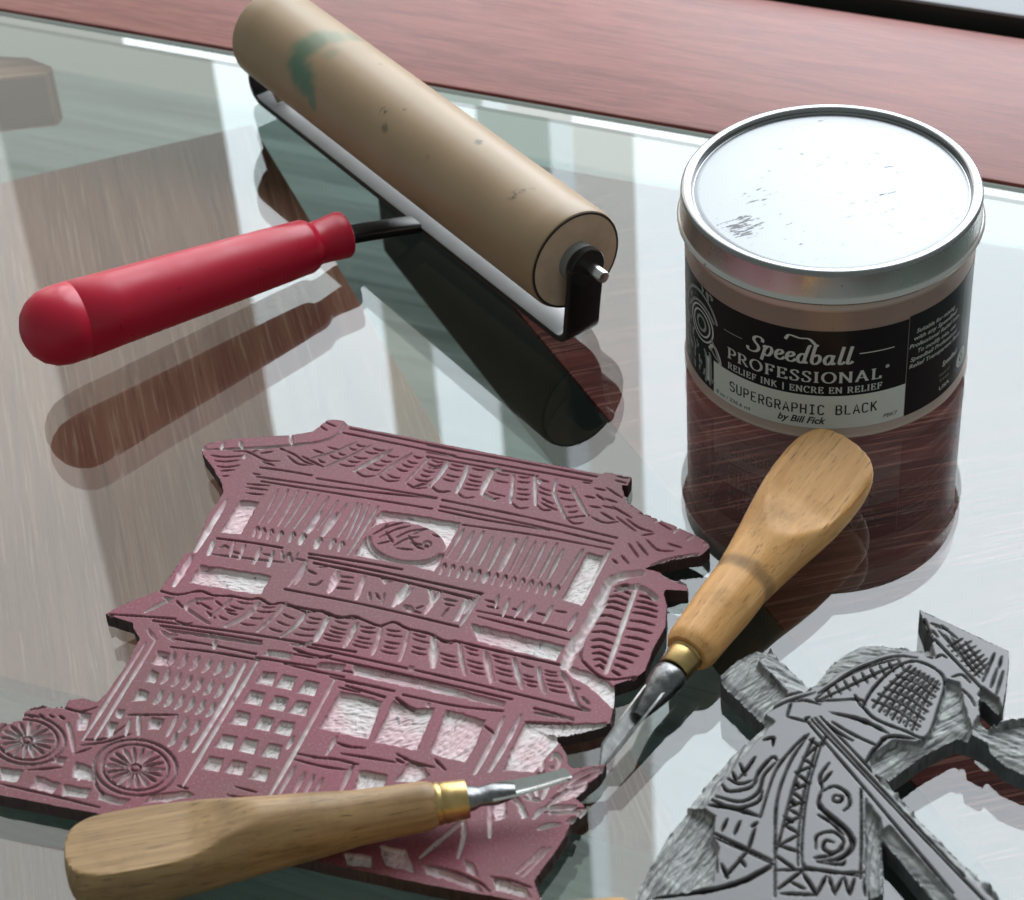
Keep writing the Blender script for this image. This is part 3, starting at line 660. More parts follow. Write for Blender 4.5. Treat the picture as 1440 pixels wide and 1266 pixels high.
# ------------------------------------------------------------------ carved lino blocks
def segdist(X, Y, p, w):
    """distance to a polyline minus its half width (widths given per vertex); X, Y arrays"""
    best = np.full(X.shape, 1e9)
    for i in range(len(p) - 1):
        a, b = p[i], p[i + 1]; d = b - a; L2 = d @ d + 1e-9
        t = np.clip(((X - a[0]) * d[0] + (Y - a[1]) * d[1]) / L2, 0, 1)
        r = np.hypot(X - a[0] - t * d[0], Y - a[1] - t * d[1]) - (w[i] + (w[i + 1] - w[i]) * t)
        np.minimum(best, r, out=best)
    return best
def polysd(X, Y, p):
    """signed distance to a polygon, negative inside, and nearest outline point"""
    n = len(p); best = np.full(X.shape, 1e9); ins = np.zeros(X.shape, bool); NX = np.zeros(X.shape); NY = np.zeros(X.shape)
    for i in range(n):
        a, b = p[i], p[(i + 1) % n]; d = b - a; L2 = d @ d + 1e-9
        t = np.clip(((X - a[0]) * d[0] + (Y - a[1]) * d[1]) / L2, 0, 1)
        px, py = a[0] + t * d[0], a[1] + t * d[1]; r = np.hypot(X - px, Y - py); k = r < best
        best[k] = r[k]; NX[k] = px[k]; NY[k] = py[k]
        c = ((a[1] > Y) != (b[1] > Y)) & (X < (b[0] - a[0]) * (Y - a[1]) / (b[1] - a[1] + 1e-12) + a[0]); ins ^= c
    return np.where(ins, -best, best), NX, NY
def sst(x): x = np.clip(x, 0, 1); return x * x * (3 - 2 * x)
def vnoise(X, Y, s, seed):
    r = np.random.default_rng(seed); tb = r.random((257, 257)); x, y = X / s, Y / s
    i, j = np.floor(x).astype(int), np.floor(y).astype(int); fx, fy = sst(x - i), sst(y - j)
    g = lambda a, b: tb[a % 257, b % 257]
    return (g(i, j) * (1 - fx) + g(i + 1, j) * fx) * (1 - fy) + (g(i, j + 1) * (1 - fx) + g(i + 1, j + 1) * fx) * fy
class Relief:
    def __init__(s, outline_px, top, step):
        s.top = top; s.out = ats(outline_px, top)[:, :2]
        # a little hand-cut wobble on the outline
        q_ = []
        for i in range(len(s.out)):
            a, b = s.out[i], s.out[(i + 1) % len(s.out)]; n = max(1, int(np.linalg.norm(b - a) / 2.2))
            for k in range(n): q_.append(a + (b - a) * k / n + (RNG.normal(0, .07, 2) if k else 0))
        s.outd = np.array(q_)
        lo = s.out.min(0) - 1; hi = s.out.max(0) + 1
        s.lo = lo; s.step = step; nx = int((hi[0] - lo[0]) / step); ny = int((hi[1] - lo[1]) / step)
        s.X, s.Y = np.meshgrid(lo[0] + np.arange(nx) * step, lo[1] + np.arange(ny) * step, indexing='ij')
        s.cut = np.zeros(s.X.shape); s.pale = np.zeros(s.X.shape); s.regions = []
        s.sd, s.NX, s.NY = polysd(s.X, s.Y, s.outd)
        s.zx = (0, 0, 1.0)
    def view(s, x0, y0, k): s.zx = (x0, y0, k); return s
    def P(s, pts): return ats([(s.zx[0] + x / s.zx[2], s.zx[1] + y / s.zx[2]) for x, y in pts], s.top)[:, :2]
    def box(s, p, m):
        a = np.maximum(((p.min(0) - m - s.lo) / s.step).astype(int), 0); b = ((p.max(0) + m - s.lo) / s.step).astype(int) + 2
        return slice(a[0], max(b[0], a[0] + 1)), slice(a[1], max(b[1], a[1] + 1))
    def line(s, pts, w=1.6, depth=.7, pale=.15, taper=.45, sm=True):
        """a gouged line: w is its half width in photograph pixels"""
        p = s.P(pts)
        if sm and len(p) > 2: p = smooth_path(p, 5)
        if len(p) == 2: p = np.array([p[0] + (p[1] - p[0]) * t for t in np.linspace(0, 1, 5)])
        W_ = max(w * (1.0 + .38 * min(1, pale * 1.6)), 1.65) * .2; depth *= 1.25; k = np.linspace(0, 1, len(p)); ww = W_ * (1 - taper * np.abs(2 * k - 1) ** 3) * (1 + RNG.normal(0, .10, len(p)))
        B = s.box(p, W_ + 1)
        if s.X[B].size == 0: return
        d = segdist(s.X[B], s.Y[B], p, ww * 0)
        d2 = segdist(s.X[B], s.Y[B], p, ww)
        c = sst(-d2 / (W_ * .75) * .9 + .12) * depth * (.8 + .4 * vnoise(s.X[B], s.Y[B], 1.7, 3))
        s.cut[B] = np.maximum(s.cut[B], c); s.pale[B] = np.maximum(s.pale[B], pale * sst(-d2 / (W_ * .5) + .4))
    def lines(s, L, w=1.6, depth=.7, pale=.15, taper=.45):
        for l in L: s.line(l, w, depth, pale, taper)
    def clear(s, pts, depth=1.5, pale=1.0, gouge=.35, ang=0.0, wob=.12, al=2.0, ac=.62):
        p = s.P(pts); q_ = []
        for i in range(len(p)):
            a, b = p[i], p[(i + 1) % len(p)]; n = max(2, int(np.linalg.norm(b - a) / 1.2))
            for k in range(n): q_.append(a + (b - a) * k / n + RNG.normal(0, wob, 2))
        p = np.array(q_); B = s.box(p, 1.5)
        if s.X[B].size == 0: return
        X, Y = s.X[B], s.Y[B]; d, _, _ = polysd(X, Y, p)
        ca, sa = math.cos(ang), math.sin(ang)
        g = vnoise((X * ca + Y * sa) / al * ac, (-X * sa + Y * ca), ac, int(abs(p[0, 0] * 7)) + 5)
        if al > 5:
            a2 = ang + .5; g = .55 * g + .45 * vnoise((X * math.cos(a2) + Y * math.sin(a2)) / 5 * .42, (-X * math.sin(a2) + Y * math.cos(a2)), .42, 77)
        c = sst(-d / .55 + .25) * (depth - gouge * (1.2 if al < 5 else 2) * np.abs(g - .5) * sst(-d / .9))
        s.cut[B] = np.maximum(s.cut[B], c); s.pale[B] = np.maximum(s.pale[B], pale * sst(-d / .35 + .3))
        if al < 5 and pale > .75:
            ar = .5 * abs(np.dot(p[:, 0], np.roll(p[:, 1], 1)) - np.dot(p[:, 1], np.roll(p[:, 0], 1)))
            s.hatch(p, int(ar * .6) + 1, ang + math.radians(-15 if ar > 60 else 60), .25, 4.5, .18, .07, (.45, .6, .8, 1.0, 1.0))
    def scratch(s, a, b, w, depth, pale):
        p = np.array([a, (a + b) / 2 + RNG.normal(0, .06, 2) * np.linalg.norm(b - a), b]); p = smooth_path(p, 4)
        ww = w * (1 - .8 * np.abs(np.linspace(-1, 1, len(p))) ** 2); B = s.box(p, w + .3)
        if s.X[B].size == 0: return
        k = sst(-segdist(s.X[B], s.Y[B], p, ww) / (w * .8) + .25) * np.clip(s.pale[B] * 1.4 - .3, 0, 1)
        s.cut[B] += depth * k; s.pale[B] = s.pale[B] * (1 - k) + pale * k
    def hatch(s, poly, n, ang, spread, ln, w, depth, pales):
        lo, hi = poly.min(0), poly.max(0); c = RNG.random((n * 3, 2)) * (hi - lo) + lo
        d, _, _ = polysd(c[:, 0], c[:, 1], poly); c = c[d < 0][:n]
        for q_ in c:
            t = ang + RNG.normal(0, spread); L = ln * RNG.uniform(.5, 1.3); v = np.array([math.cos(t), math.sin(t)]) * L / 2
            s.scratch(q_ - v, q_ + v, w * RNG.uniform(.6, 1.4), depth * RNG.uniform(.4, 1.2), pales[RNG.integers(len(pales))])
    def raise_(s, pts, soft=.45):
        p = s.P(pts); B = s.box(p, 1.5); d, _, _ = polysd(s.X[B], s.Y[B], p); k = 1 - sst(-d / soft + .5)
        s.cut[B] *= k; s.pale[B] *= k
    def ell(s, cx, cy, rx, ry, rot=0, n=28, a0=0, a1=360):
        r = math.radians(rot); out = []
        for i in range(n + 1):
            w = math.radians(a0 + (a1 - a0) * i / n); x, y = rx * math.cos(w), ry * math.sin(w)
            out.append((cx + x * math.cos(r) - y * math.sin(r), cy + x * math.sin(r) + y * math.cos(r)))
        return out
    def tiles(s, ribs, n=5, w=1.1, depth=.5, bow=4, lo=.16, hi=.86, t0=.08, t1=.95):
        for a, b in zip(ribs[:-1], ribs[1:]):
            a, b = np.array(smooth_path(a, 6)), np.array(smooth_path(b, 6))
            for i in range(n):
                bow_ = bow * .35; t = t0 + (t1 - t0) * (i + .3 + random.uniform(-.12, .12)) / n
                p = a[min(len(a) - 1, int(t * len(a)))]; q_ = b[min(len(b) - 1, int(t * len(b)))]
                if random.random() < .06: continue
                l2 = lo + random.uniform(0, .1); h2 = hi - random.uniform(0, .18)
                s.line([p + (q_ - p) * l2, p + (q_ - p) * (l2 + h2) / 2 + np.array([0, bow_]), p + (q_ - p) * h2], w, depth, .05)
    def region(s, name, pts): s.regions.append((name, s.P(pts)))
    def build(s, root, mat, side, main='face', bottom=0.05, zoff=None, lean=0.0, low=None):
        st = s.step; nx, ny = s.X.shape
        inside = s.sd < 0; cell = inside[:-1, :-1] | inside[1:, :-1] | inside[:-1, 1:] | inside[1:, 1:]
        near = (np.abs(s.sd) < st * .75) | ~inside
        PX = np.where(near, s.NX, s.X); PY = np.where(near, s.NY, s.Y)
        vx, vy = np.where(inside, s.X - s.NX, s.NX - s.X), np.where(inside, s.Y - s.NY, s.NY - s.Y); vl = np.hypot(vx, vy) + 1e-9
        si = np.clip(np.rint((s.NX + vx / vl * st * 1.6 - s.lo[0]) / st).astype(int), 0, nx - 1); sj = np.clip(np.rint((s.NY + vy / vl * st * 1.6 - s.lo[1]) / st).astype(int), 0, ny - 1)
        s.cut = np.where(near, s.cut[si, sj], s.cut); s.pale = np.where(near, s.pale[si, sj], s.pale)
        Zt = s.top - s.cut
        if zoff is not None: Zt = Zt + zoff(s)
        idx = np.arange(nx * ny).reshape(nx, ny)
        I, J = np.nonzero(cell)
        quads = np.stack([idx[I, J], idx[I + 1, J], idx[I + 1, J + 1], idx[I, J + 1]], 1)
        V = np.stack([PX.ravel(), PY.ravel(), Zt.ravel()], 1)
        cx, cy = s.X[I, J] + st / 2, s.Y[I, J] + st / 2
        own = np.full(len(quads), -1)
        for k, (nm, poly) in enumerate(s.regions):
            d, _, _ = polysd(cx, cy, poly); own[(d < 0) & (own < 0)] = k
        for k in range(-1, len(s.regions)):
            qs = quads[own == k]
            if len(qs) == 0: continue
            u, inv = np.unique(qs.ravel(), return_inverse=True)
            obj(main if k < 0 else s.regions[k][0], V[u], inv.reshape(-1, 4), mat, root, 180,
                attrs={'cut': s.cut.ravel()[u], 'pale': s.pale.ravel()[u]})
        # the cut side, straight down from every border edge
        e = np.concatenate([quads[:, [0, 1]], quads[:, [1, 2]], quads[:, [2, 3]], quads[:, [3, 0]]])
        key = np.sort(e, 1); kk = key[:, 0].astype(np.int64) * (nx * ny) + key[:, 1]
        _, first, cnt = np.unique(kk, return_index=True, return_counts=True); be = e[first[cnt == 1]]
        u, inv = np.unique(be.ravel(), return_inverse=True); inv = inv.reshape(-1, 2); n = len(u)
        T = V[u]; Bt = T.copy(); Bt[:, 2] = bottom
        Md = T.copy(); Md[:, 2] = (T[:, 2] + bottom) / 2; Md[:, :2] += RNG.normal(0, .10, (n, 2))
        VV = np.concatenate([T, Md, Bt]); F = np.concatenate([np.stack([inv[:, 1], inv[:, 0], inv[:, 0] + n, inv[:, 1] + n], 1), np.stack([inv[:, 1] + n, inv[:, 0] + n, inv[:, 0] + 2*n, inv[:, 1] + 2*n], 1)])
        obj('cut_side', VV, F, side, root, 50)

def mat_redlino():
    t = NT('red_lino')
    cut = t.attr('cut'); pale = t.attr('pale')
    sp = t.noise(1350, None, 4, .75); sp2 = t.noise(1700, t.mapping((1, 1, 1), (0, 0, 0), (.3, .2, 0)), 3, .7); big = t.noise(16, None, 4); mid = t.noise(60, None, 4)
    c = t.mix(t.step(big, .35, .65), (.195, .062, .070), (.255, .050, .080))
    c = t.mix(t.math('MULTIPLY', t.step(sp, .50, .74), .34), c, (.56, .40, .46))
    c = t.mix(t.math('MULTIPLY', t.step(sp2, .49, .31), .5), c, (.105, .052, .060))
    pc = t.mix(t.step(mid, .42, .62), (.80, .74, .73), (.76, .54, .57))
    ink = t.noise(420, t.mapping((1, .3, 1)), 4, .7)
    pc = t.mix(t.math('MULTIPLY', t.step(ink, .60, .70), .75), pc, (.17, .17, .20))
    groove = t.mix(t.math('MULTIPLY', t.step(cut, .1, .5), .75), c, (.085, .042, .046))  # groove shade put into the colour, darker with depth
    c = t.mix(pale, groove, pc)
    r = t.n('ShaderNodeMapRange'); r.inputs[3].default_value = .42; r.inputs[4].default_value = .62; t.l(sp, r.inputs[0])
    t.bump(sp, .25, .00012)
    return t.set(Base_Color=c, Roughness=r.outputs[0], Specular_IOR_Level=.45)
M['red_lino'] = mat_redlino()
M['lino_side'] = mat_plain('lino_cut_side', (.075, .042, .042), .6, var=.5, scale=300, bump=.2)

def carve_house():
    OUT = [(283,629),(292,624),(330,617),(409,612),(440,607),(459,592),(468,590),(484,592),(489,598),(640,628),(740,647),(846,667),(852,664),(888,671),(883,683),(874,682),(881,706),(906,722),(947,739),(978,753),(996,763),(998,770),(987,780),(958,784),(928,791),(906,800),(922,803),(966,822),(968,831),(936,829),(933,835),(938,851),(936,881),(917,916),(907,943),(895,953),(864,963),(864,978),(861,1002),(858,1017),(820,1027),(782,1035),(787,1045),(796,1060),(799,1076),(806,1081),(852,1075),(844,1088),(819,1110),(806,1120),(826,1138),(803,1156),(794,1177),(782,1196),(751,1239),(764,1275),(712,1264),(596,1243),(463,1215),(300,1179),(136,1144),(0,1118),(-22,1113),(-26,1060),(-12,1024),(0,1017),(31,1013),(36,998),(62,992),(92,994),(96,985),(117,982),(136,988),(150,975),(175,939),(197,898),(188,884),(187,876),(148,864),(170,852),(225,830),(245,802),(260,779),(272,775),(294,721),(306,707),(314,693),(312,680),(301,660),(286,640)]
    R = Relief(OUT, 4.5, .26)
    A = lambda: R.view(270, 580, 3.892); B = lambda: R.view(600, 620, 3.6); C = lambda: R.view(140, 720, 4); Dv = lambda: R.view(400, 760, 3.13)
    E = lambda: R.view(0, 850, 2.5714); F = lambda: R.view(440, 850, 2.5714); H = lambda: R.view(440, 600, 2.5714)
    g0 = dict(w=1.3, depth=.55, pale=.05)
    # ---- upper roof
    A()
    R.lines([[(860,88),(1150,145),(1440,205)], [(825,112),(1150,178),(1440,238)]], 1.3, .6, .1, 0)
    R.lines([[(835,66),(790,125),(700,160),(560,178),(320,196),(60,205)]], 1.8, .8, .55)
    R.lines([[(55,172),(70,205)], [(176,165),(160,200)], [(262,160),(276,197)], [(538,125),(546,172)]], 1.9, .9, .9)
    R.lines([[(690,70),(740,100)],[(720,50),(790,80)]], 1.2, .5, .05)
    R.lines([[(100,235),(180,245),(275,238)], [(120,265),(180,270),(260,262)], [(135,295),(190,300),(258,290)], [(150,322),(230,316)], [(160,350),(200,348)]], **g0)
    R.lines([[(220,212),(300,216),(400,262),(480,268)], [(380,268),(450,292)], [(320,225),(360,205),(440,190)], [(500,205),(560,232),(620,272),(690,290)], [(520,238),(580,282),(655,290)], [(600,240),(720,300)], [(455,185),(520,215)], [(370,225),(440,215)], [(660,205),(720,225)], [(740,190),(800,205)]], **g0)
    R.line([(285,250),(300,228)], 2, .8, .8)
    ribsA = [[(900,162),(780,215),(650,252)], [(980,180),(860,240),(730,300)], [(1090,205),(1000,258),(890,320)], [(1202,225),(1120,275),(1020,346)], [(1300,245),(1240,310),(1170,385)], [(1405,270),(1360,335),(1300,405)]]
    for r, w in zip(ribsA, (1.1, 1.3, 2.6, 1.7, 1.9, 2.6)): R.line(r, w, .95, .75)
    R.tiles(ribsA, 5, bow=14)
    for r in ribsA[2:]: x, y = r[-1]; R.line([(x, y), (x + 50, y + 30), (x + 115, y + 28)], 1.2, .5, .05)
    B()
    ribsB = [[(-10,140),(-85,240)], [(110,105),(70,165),(20,230)], [(210,125),(185,190),(150,262)], [(338,145),(300,215),(278,268)], [(440,170),(432,240),(425,315)], [(547,175),(548,250),(550,325)], [(655,195),(645,262),(675,335),(702,392)], [(735,235),(770,305),(812,377)]]
    for r, w in zip(ribsB[1:], (2.0, 2.3, 3.0, 2.0, 2.0, 1.7, 1.8)): R.line(r, w, .95, .8)
    R.lines([[(338,148),(360,142),(380,155)], [(278,268),(310,285),(345,302)], [(570,195),(572,215)]], 2, .9, .9)
    R.tiles(ribsB, 5, bow=7)
    for r in ribsB[1:7]: x, y = r[-1]; R.line([(x + 4, y), (x + 40, y + 26), (x + 90, y + 24)], 1.2, .5, .05)
    R.lines([[(0,22),(430,100),(860,182)], [(0,58),(430,132),(835,205)], [(0,80),(300,135),(560,180)]], 1.2, .6, .1, 0)
    R.lines([[(850,240),(905,252)],[(858,272),(900,302)],[(910,238),(990,290)],[(900,292),(962,312)],[(890,330),(962,346)],[(880,362),(950,402)],[(940,332),(1040,392)],[(960,386),(1060,460)],[(1010,396),(1075,440),(1142,462)],[(1020,312),(1052,322)],[(1075,366),(1120,376),(1172,402)],[(1172,412),(1240,452)],[(1022,520),(1072,590)],[(1062,510),(1120,582)],[(1112,500),(1170,552),(1250,560)],[(1222,520),(1292,542)],[(940,600),(966,622)],[(985,580),(1022,622)],[(820,330),(880,340)],[(800,280),(850,290)],[(790,210),(830,215)],[(960,180),(1030,190)],[(955,200),(1010,215)],[(700,392),(760,385),(830,378)],[(830,385),(900,415),(970,410)],[(1040,330),(1100,345)],[(1090,480),(1150,470)],[(1350,475),(1390,492)]], 1.35, .6, .08)
    R.lines([[(1252,465),(1272,440)],[(1320,502),(1352,480)],[(1405,528),(1418,518)],[(1160,410),(1185,395)]], 2, .8, .9)
    R.lines([[(1100,648),(1200,605),(1300,582),(1385,570)]], 1.3, .5, .3)
    A()
    R.lines([[(370,302),(520,322),(655,346)], [(350,352),(840,420),(1335,472)], [(378,378),(840,452),(1312,528)], [(680,362),(1000,412),(1340,468)]], 1.25, .6, .12, 0)
    R.lines([[(300,392),(422,402)],[(295,412),(412,426)],[(292,442),(392,452)],[(330,335),(372,342)]], 1.3, .6, .1)
    B()
    R.lines([[(78,300),(500,385),(962,492)], [(68,332),(500,420),(942,522)], [(60,352),(300,402),(620,452)]], 1.25, .6, .12, 0)
    R.line([(180,425),(560,480),(930,550)], 1.1, .5, .05, 0)
    # ---- upper storey
    A()
    R.lines([[(190,478),(105,620),(20,762)]], 3.0, 1.0, .95)
    R.clear([(262,484),(365,490),(266,666),(155,655)], 1.4, 1, .4, .5)
    slA = [((470,422),(372,606),1.2),((525,424),(420,602),1.5),((580,428),(472,622),1.6),((632,438),(512,626),1.3),((690,450),(562,632),1.7),((748,462),(622,646),1.4),((705,545),(636,655),3.6),((800,482),(690,640),1.2),((790,555),(718,672),3.8),((845,500),(756,640),1.4),((905,498),(802,680),1.6),((930,500),(850,692),1.3),((968,508),(880,690),1.3),((1018,515),(856,778),1.8)]
    for a, b, w in slA: R.line([a, b], w, .9, .6)
    for x, y, w in ((345,655,1.3),(378,662,1.7),(422,668,1.6),(475,678,1.5),(542,684,1.6),(600,696,3.2),(688,716,3.4),(764,722,1.8),(810,736,1.6)):
        R.line([(x + 8, y - 26), (x - 8, y + 24)], w, .9, .7)
        R.line([(x + 14, y - 30), (x + 24, y - 6)], 1.2, .6, .05)
    R.line([(135,690),(310,712),(492,742)], 1.6, .8, .05, 0); R.line([(640,775),(900,815),(1150,860)], 1.6, .8, .1, 0)
    R.lines([[(120,705),(90,778)]], 2.8, 1, .9)
    for a, b, w in (((232,710),(206,792),1.6),((292,720),(256,802),1.9),((376,740),(340,826),2.1),((444,762),(420,842),2.3)): R.line([a, b], w, .9, .7)
    R.lines([[(150,742),(180,730),(200,745)],[(110,778),(300,800),(500,822)],[(215,760),(260,775)],[(385,775),(440,785)],[(490,760),(502,802),(530,770),(546,816),(580,772)],[(560,800),(620,812)]], 1.5, .7, .3)
    # medallion
    H()
    R.clear([(245,305),(390,325),(532,350),(440,522),(360,500),(150,466)], 1.4, 1, .35, -.3)
    R.raise_(R.ell(335, 418, 146, 76, 8))
    R.line(R.ell(335, 424, 133, 66, 8, 24, 20, 185), 2.6, .9, .55, .2)
    R.lines([[(214,392),(270,362),(332,346)],[(238,402),(300,372),(352,360)],[(300,402),(345,380),(392,372)],[(332,346),(400,352)],[(362,392),(400,372),(452,372)],[(350,420),(420,432)],[(290,432),(340,405),(382,400)],[(232,425),(290,412)],[(262,380),(290,420)],[(380,350),(420,366)],[(345,395),(372,430),(400,445)],[(430,390),(462,400)],[(300,440),(360,446)],[(270,352),(250,372)]], 1.3, .65, .12)
    R.line(R.ell(413, 425, 13, 10, 0, 12), 1.2, .6, .3, 0)
    # right hand slats
    B()
    slB = [((185,450),(105,588),2.0),((236,460),(156,606),1.9),((287,460),(206,612),2.0),((336,485),(266,626),1.6),((392,495),(312,656),1.8),((452,500),(372,656),3.2),((510,490),(420,672),1.4),((552,510),(462,682),1.5),((602,515),(512,692),1.6),((660,520),(566,702),1.5),((690,550),(612,706),1.8),((790,550),(682,726),1.8)]
    for a, b, w in slB: R.line([a, b], w, .95, .65)
    for i in range(14):
        k = i / 13; x, y = 75 + 575 * k, 648 + 112 * k
        R.line([(x + 9, y - 24), (x - 7, y + 26)], 1.7 if i != 5 else 3, .9, .65); R.line([(x + 16, y - 30), (x + 20, y - 5)], 1.2, .6, .05)
    R.clear([(812,566),(890,586),(778,830),(690,802)], 1.4, 1, .4, .6)
    R.lines([[(925,560),(850,690),(782,830)]], 2.4, .9, .85)
    # ---- sign board
    Dv()
    R.lines([[(105,75),(480,150),(868,235)], [(128,100),(480,172),(832,258)]], 1.8, .9, .1, 0)
    R.lines([[(102,85),(20,200)],[(95,118),(48,192)]], 2.0, .9, .7)
    R.lines([[(0,215),(380,290),(772,382)]], 1.6, .8, .1, 0)
    R.lines([[(862,238),(772,378)],[(806,258),(750,352)],[(830,255),(790,320)]], 2.1, .9, .7)
    R.lines([[(232,132),(222,180),(196,228)]], 4.2, 1.1, .95, .6); R.lines([[(352,160),(316,258)]], 2.8, 1, .85); R.lines([[(545,192),(480,288)]], 4.0, 1.2, .95, .6); R.lines([[(640,212),(650,262),(620,322)]], 3.0, 1.1, .95, .6)
    R.lines([[(690,225),(640,290)],[(560,215),(502,278)],[(800,256),(762,352)]], 2.2, .95, .8)
    R.lines([[(105,192),(140,196),(165,178)],[(150,120),(195,112)],[(240,158),(302,166)],[(240,180),(302,190)],[(200,206),(292,216)],[(372,228),(378,262)],[(440,232),(430,276)],[(700,258),(762,270)],[(722,298),(690,338)],[(520,292),(600,322)],[(705,280),(750,290)],[(100,130),(140,150)],[(400,232),(420,262)],[(578,300),(610,290)]], 1.6, .75, .25)
    R.clear([(418,158),(478,180),(440,190)], 1.0, .95, .2); R.clear([(520,285),(560,290),(580,318),(540,312)], 1.0, .9, .2)
    for a, b, w in (((942,240),(928,292),1.5),((988,258),(960,332),2),((1052,272),(1014,336),2.2),((1100,290),(1058,352),3),((1178,290),(1140,362),2.2),((1288,322),(1250,392),2.6)): R.line([a, b], w, .9, .7)
    R.lines([[(842,310),(1050,352),(1262,402)],[(848,335),(1050,385),(1262,440)],[(880,262),(930,275)],[(1000,300),(1040,310)],[(1110,320),(1150,330)],[(1190,310),(1240,318)],[(890,290),(940,300)]], 1.6, .8, .12)
    R.clear([(822,368),(1010,412),(1232,466),(1192,528),(1000,480),(852,442)], 1.5, 1, .4, -.35)
    C()
    R.clear([(566,300),(760,328),(962,360),(906,462),(700,430),(506,396)], 1.5, 1, .45, -.2)
    R.lines([[(520,250),(470,330),(420,415)]], 3.4, 1.0, .95, .5)
    # ---- lower roof
    R.line([(340,445),(440,466),(560,445),(640,470),(740,474),(840,492),(900,488),(960,520),(1040,514),(1160,562),(1240,555),(1300,582),(1440,602)], 1.7, .8, .06, 0)
    ribsC = [[(410,485),(340,520),(260,562)], [(560,488),(495,520),(490,548)], [(740,490),(690,540),(620,592)], [(900,510),(830,582),(712,642)], [(1050,510),(980,590),(890,672)], [(1165,560),(1105,640),(1022,702)], [(1285,588),(1255,655),(1218,725)]]
    for r, w in zip(ribsC, (2.3, 2.2, 1.8, 3.0, 2.2, 2.2, 2.6)): R.line(r, w, .95, .7)
    R.lines([[(490,545),(540,580),(620,632)],[(640,488),(590,492),(540,490)],[(360,480),(400,492)],[(1218,725),(1150,742),(1080,745)]], 1.7, .85, .65)
    R.tiles(ribsC[2:], 4, 1.5, bow=10)
    R.lines([[(430,500),(470,540)],[(560,510),(630,550)],[(420,610),(480,630),(520,625)],[(600,560),(650,600)],[(650,500),(690,530)],[(700,545),(760,560)],[(520,500),(560,520)]], 1.5, .6, .06)
    R.lines([[(60,577),(240,588),(425,602)], [(300,612),(860,690),(1440,788)], [(340,640),(620,680),(910,728)]], 1.5, .7, .08, 0)
    R.clear([(350,655),(620,688),(915,738),(912,752),(640,712),(420,680)], .9, .45, .2)
    R.lines([[(430,715),(640,752),(880,800)],[(400,760),(640,790),(900,835)],[(880,820),(1150,862),(1440,905)],[(1090,770),(1180,800)],[(1090,800),(1220,820),(1300,810)]], 1.5, .7, .08, 0)
    R.clear([(945,775),(1082,792),(1070,828),(930,806)], 1.4, .9, .3); R.clear([(1245,845),(1385,858),(1365,888),(1215,872)], 1.4, .9, .3)
    R.lines([[(648,722),(646,768)]], 2.4, .8, .6)
    Dv()
    R.line([(0,285),(100,302),(190,320),(240,342),(300,334),(360,356),(420,376),(480,360),(540,388),(640,412),(700,442),(760,445),(870,472),(1040,510),(1210,548)], 1.8, .85, .06, 0)
    ribsD = [[(200,340),(165,390),(130,442)], [(318,368),(290,420),(264,468)], [(426,380),(410,440),(388,502)], [(546,395),(530,460),(508,528)], [(656,425),(658,490),(656,555)], [(770,450),(778,520),(796,592)], [(885,488),(896,550),(912,622)], [(1010,520),(1025,585),(1047,652)], [(1120,560),(1125,610),(1147,672)], [(1220,580),(1250,630),(1270,702)]]
    for r, w in zip(ribsD, (2, 2.8, 2.2, 2.0, 4.0, 2.0, 3.2, 2.4, 2.2, 2.4)): R.line(r, w, 1.05, .8)
    R.tiles(ribsD, 5, 1.35, bow=6)
    R.lines([[(130,442),(80,462),(30,458)],[(1215,590),(1262,642),(1290,720),(1345,750)],[(1280,650),(1300,655)],[(1310,690),(1340,720)]], 1.7, .85, .4)
    R.lines([[(100,468),(700,600),(1335,752)],[(60,490),(600,608),(1000,700)],[(0,542),(130,575),(262,602)],[(272,620),(380,642),(482,664)],[(520,680),(760,730),(960,752)],[(270,640),(440,690)],[(1100,740),(1200,765),(1270,790)],[(1060,800),(1160,805),(1265,808)]], 1.5, .75, .1, 0)
    R.clear([(302,550),(640,622),(972,712),(962,734),(640,662),(306,592)], 1.3, .95, .3, -.25)
    R.clear([(545,552),(570,556),(566,576),(543,572)], .7, .7, .1); R.clear([(625,715),(640,718),(636,735),(622,730)], .7, .7, .1)
    # ---- lantern
    B()
    R.line([(1085,668),(1000,682),(930,712),(890,790),(845,864)], 5.5, 1.3, .75, .15)
    R.line([(960,745),(1040,742),(1105,752),(1165,800)], 4.0, 1.0, .5, .3)
    R.line([(1180,672),(1250,705),(1322,738)], 1.5, .6, .3)
    F()
    R.line([(1045,-8),(985,90),(940,160),(915,222)], 6.0, 1.3, .85, .15)
    R.line([(1062,-40),(1000,70),(968,180),(985,215),(1040,262),(1090,272),(1170,262)], 1.5, .9, .1, .1)
    ctr = [(1172,-70),(1140,20),(1095,150),(1060,245)]
    R.line(ctr, 2.6, .95, .85, .1)
    for i in range(13):
        k = i / 12; cx, cy = np.interp(k, [0, .33, .7, 1], [1172, 1140, 1095, 1066]), np.interp(k, [0, .33, .7, 1], [-60, 20, 150, 232])
        wl = 112 * math.sin(math.pi * (.20 + .66 * k))
        R.line([(cx - 14, cy + 4), (cx - wl * .55, cy - 10), (cx - wl * .92, cy - 8)], 2.1, .85, .08); R.line([(cx + 16, cy + 8), (cx + wl * .55, cy + 14), (cx + wl * .95, cy + 26)], 2.1, .85, .08)
    R.clear([(912,218),(1000,246),(1050,272),(1092,300),(1088,378),(1000,296),(918,246)], 1.3, 1, .35, .6)
    R.clear([(780,428),(900,436),(1060,428),(1076,440),(1000,455),(880,472),(800,456)], 1.0, .9, .3)
    R.line([(800,392),(880,405),(940,412)], 2.0, .8, .4)
    # ---- ground floor
    E()
    R.lines([[(525,140),(415,310),(300,490)], [(562,130),(450,310),(342,488)], [(536,92),(562,128)], [(582,95),(630,130)], [(600,110),(640,112)]], 1.8, .9, .85)
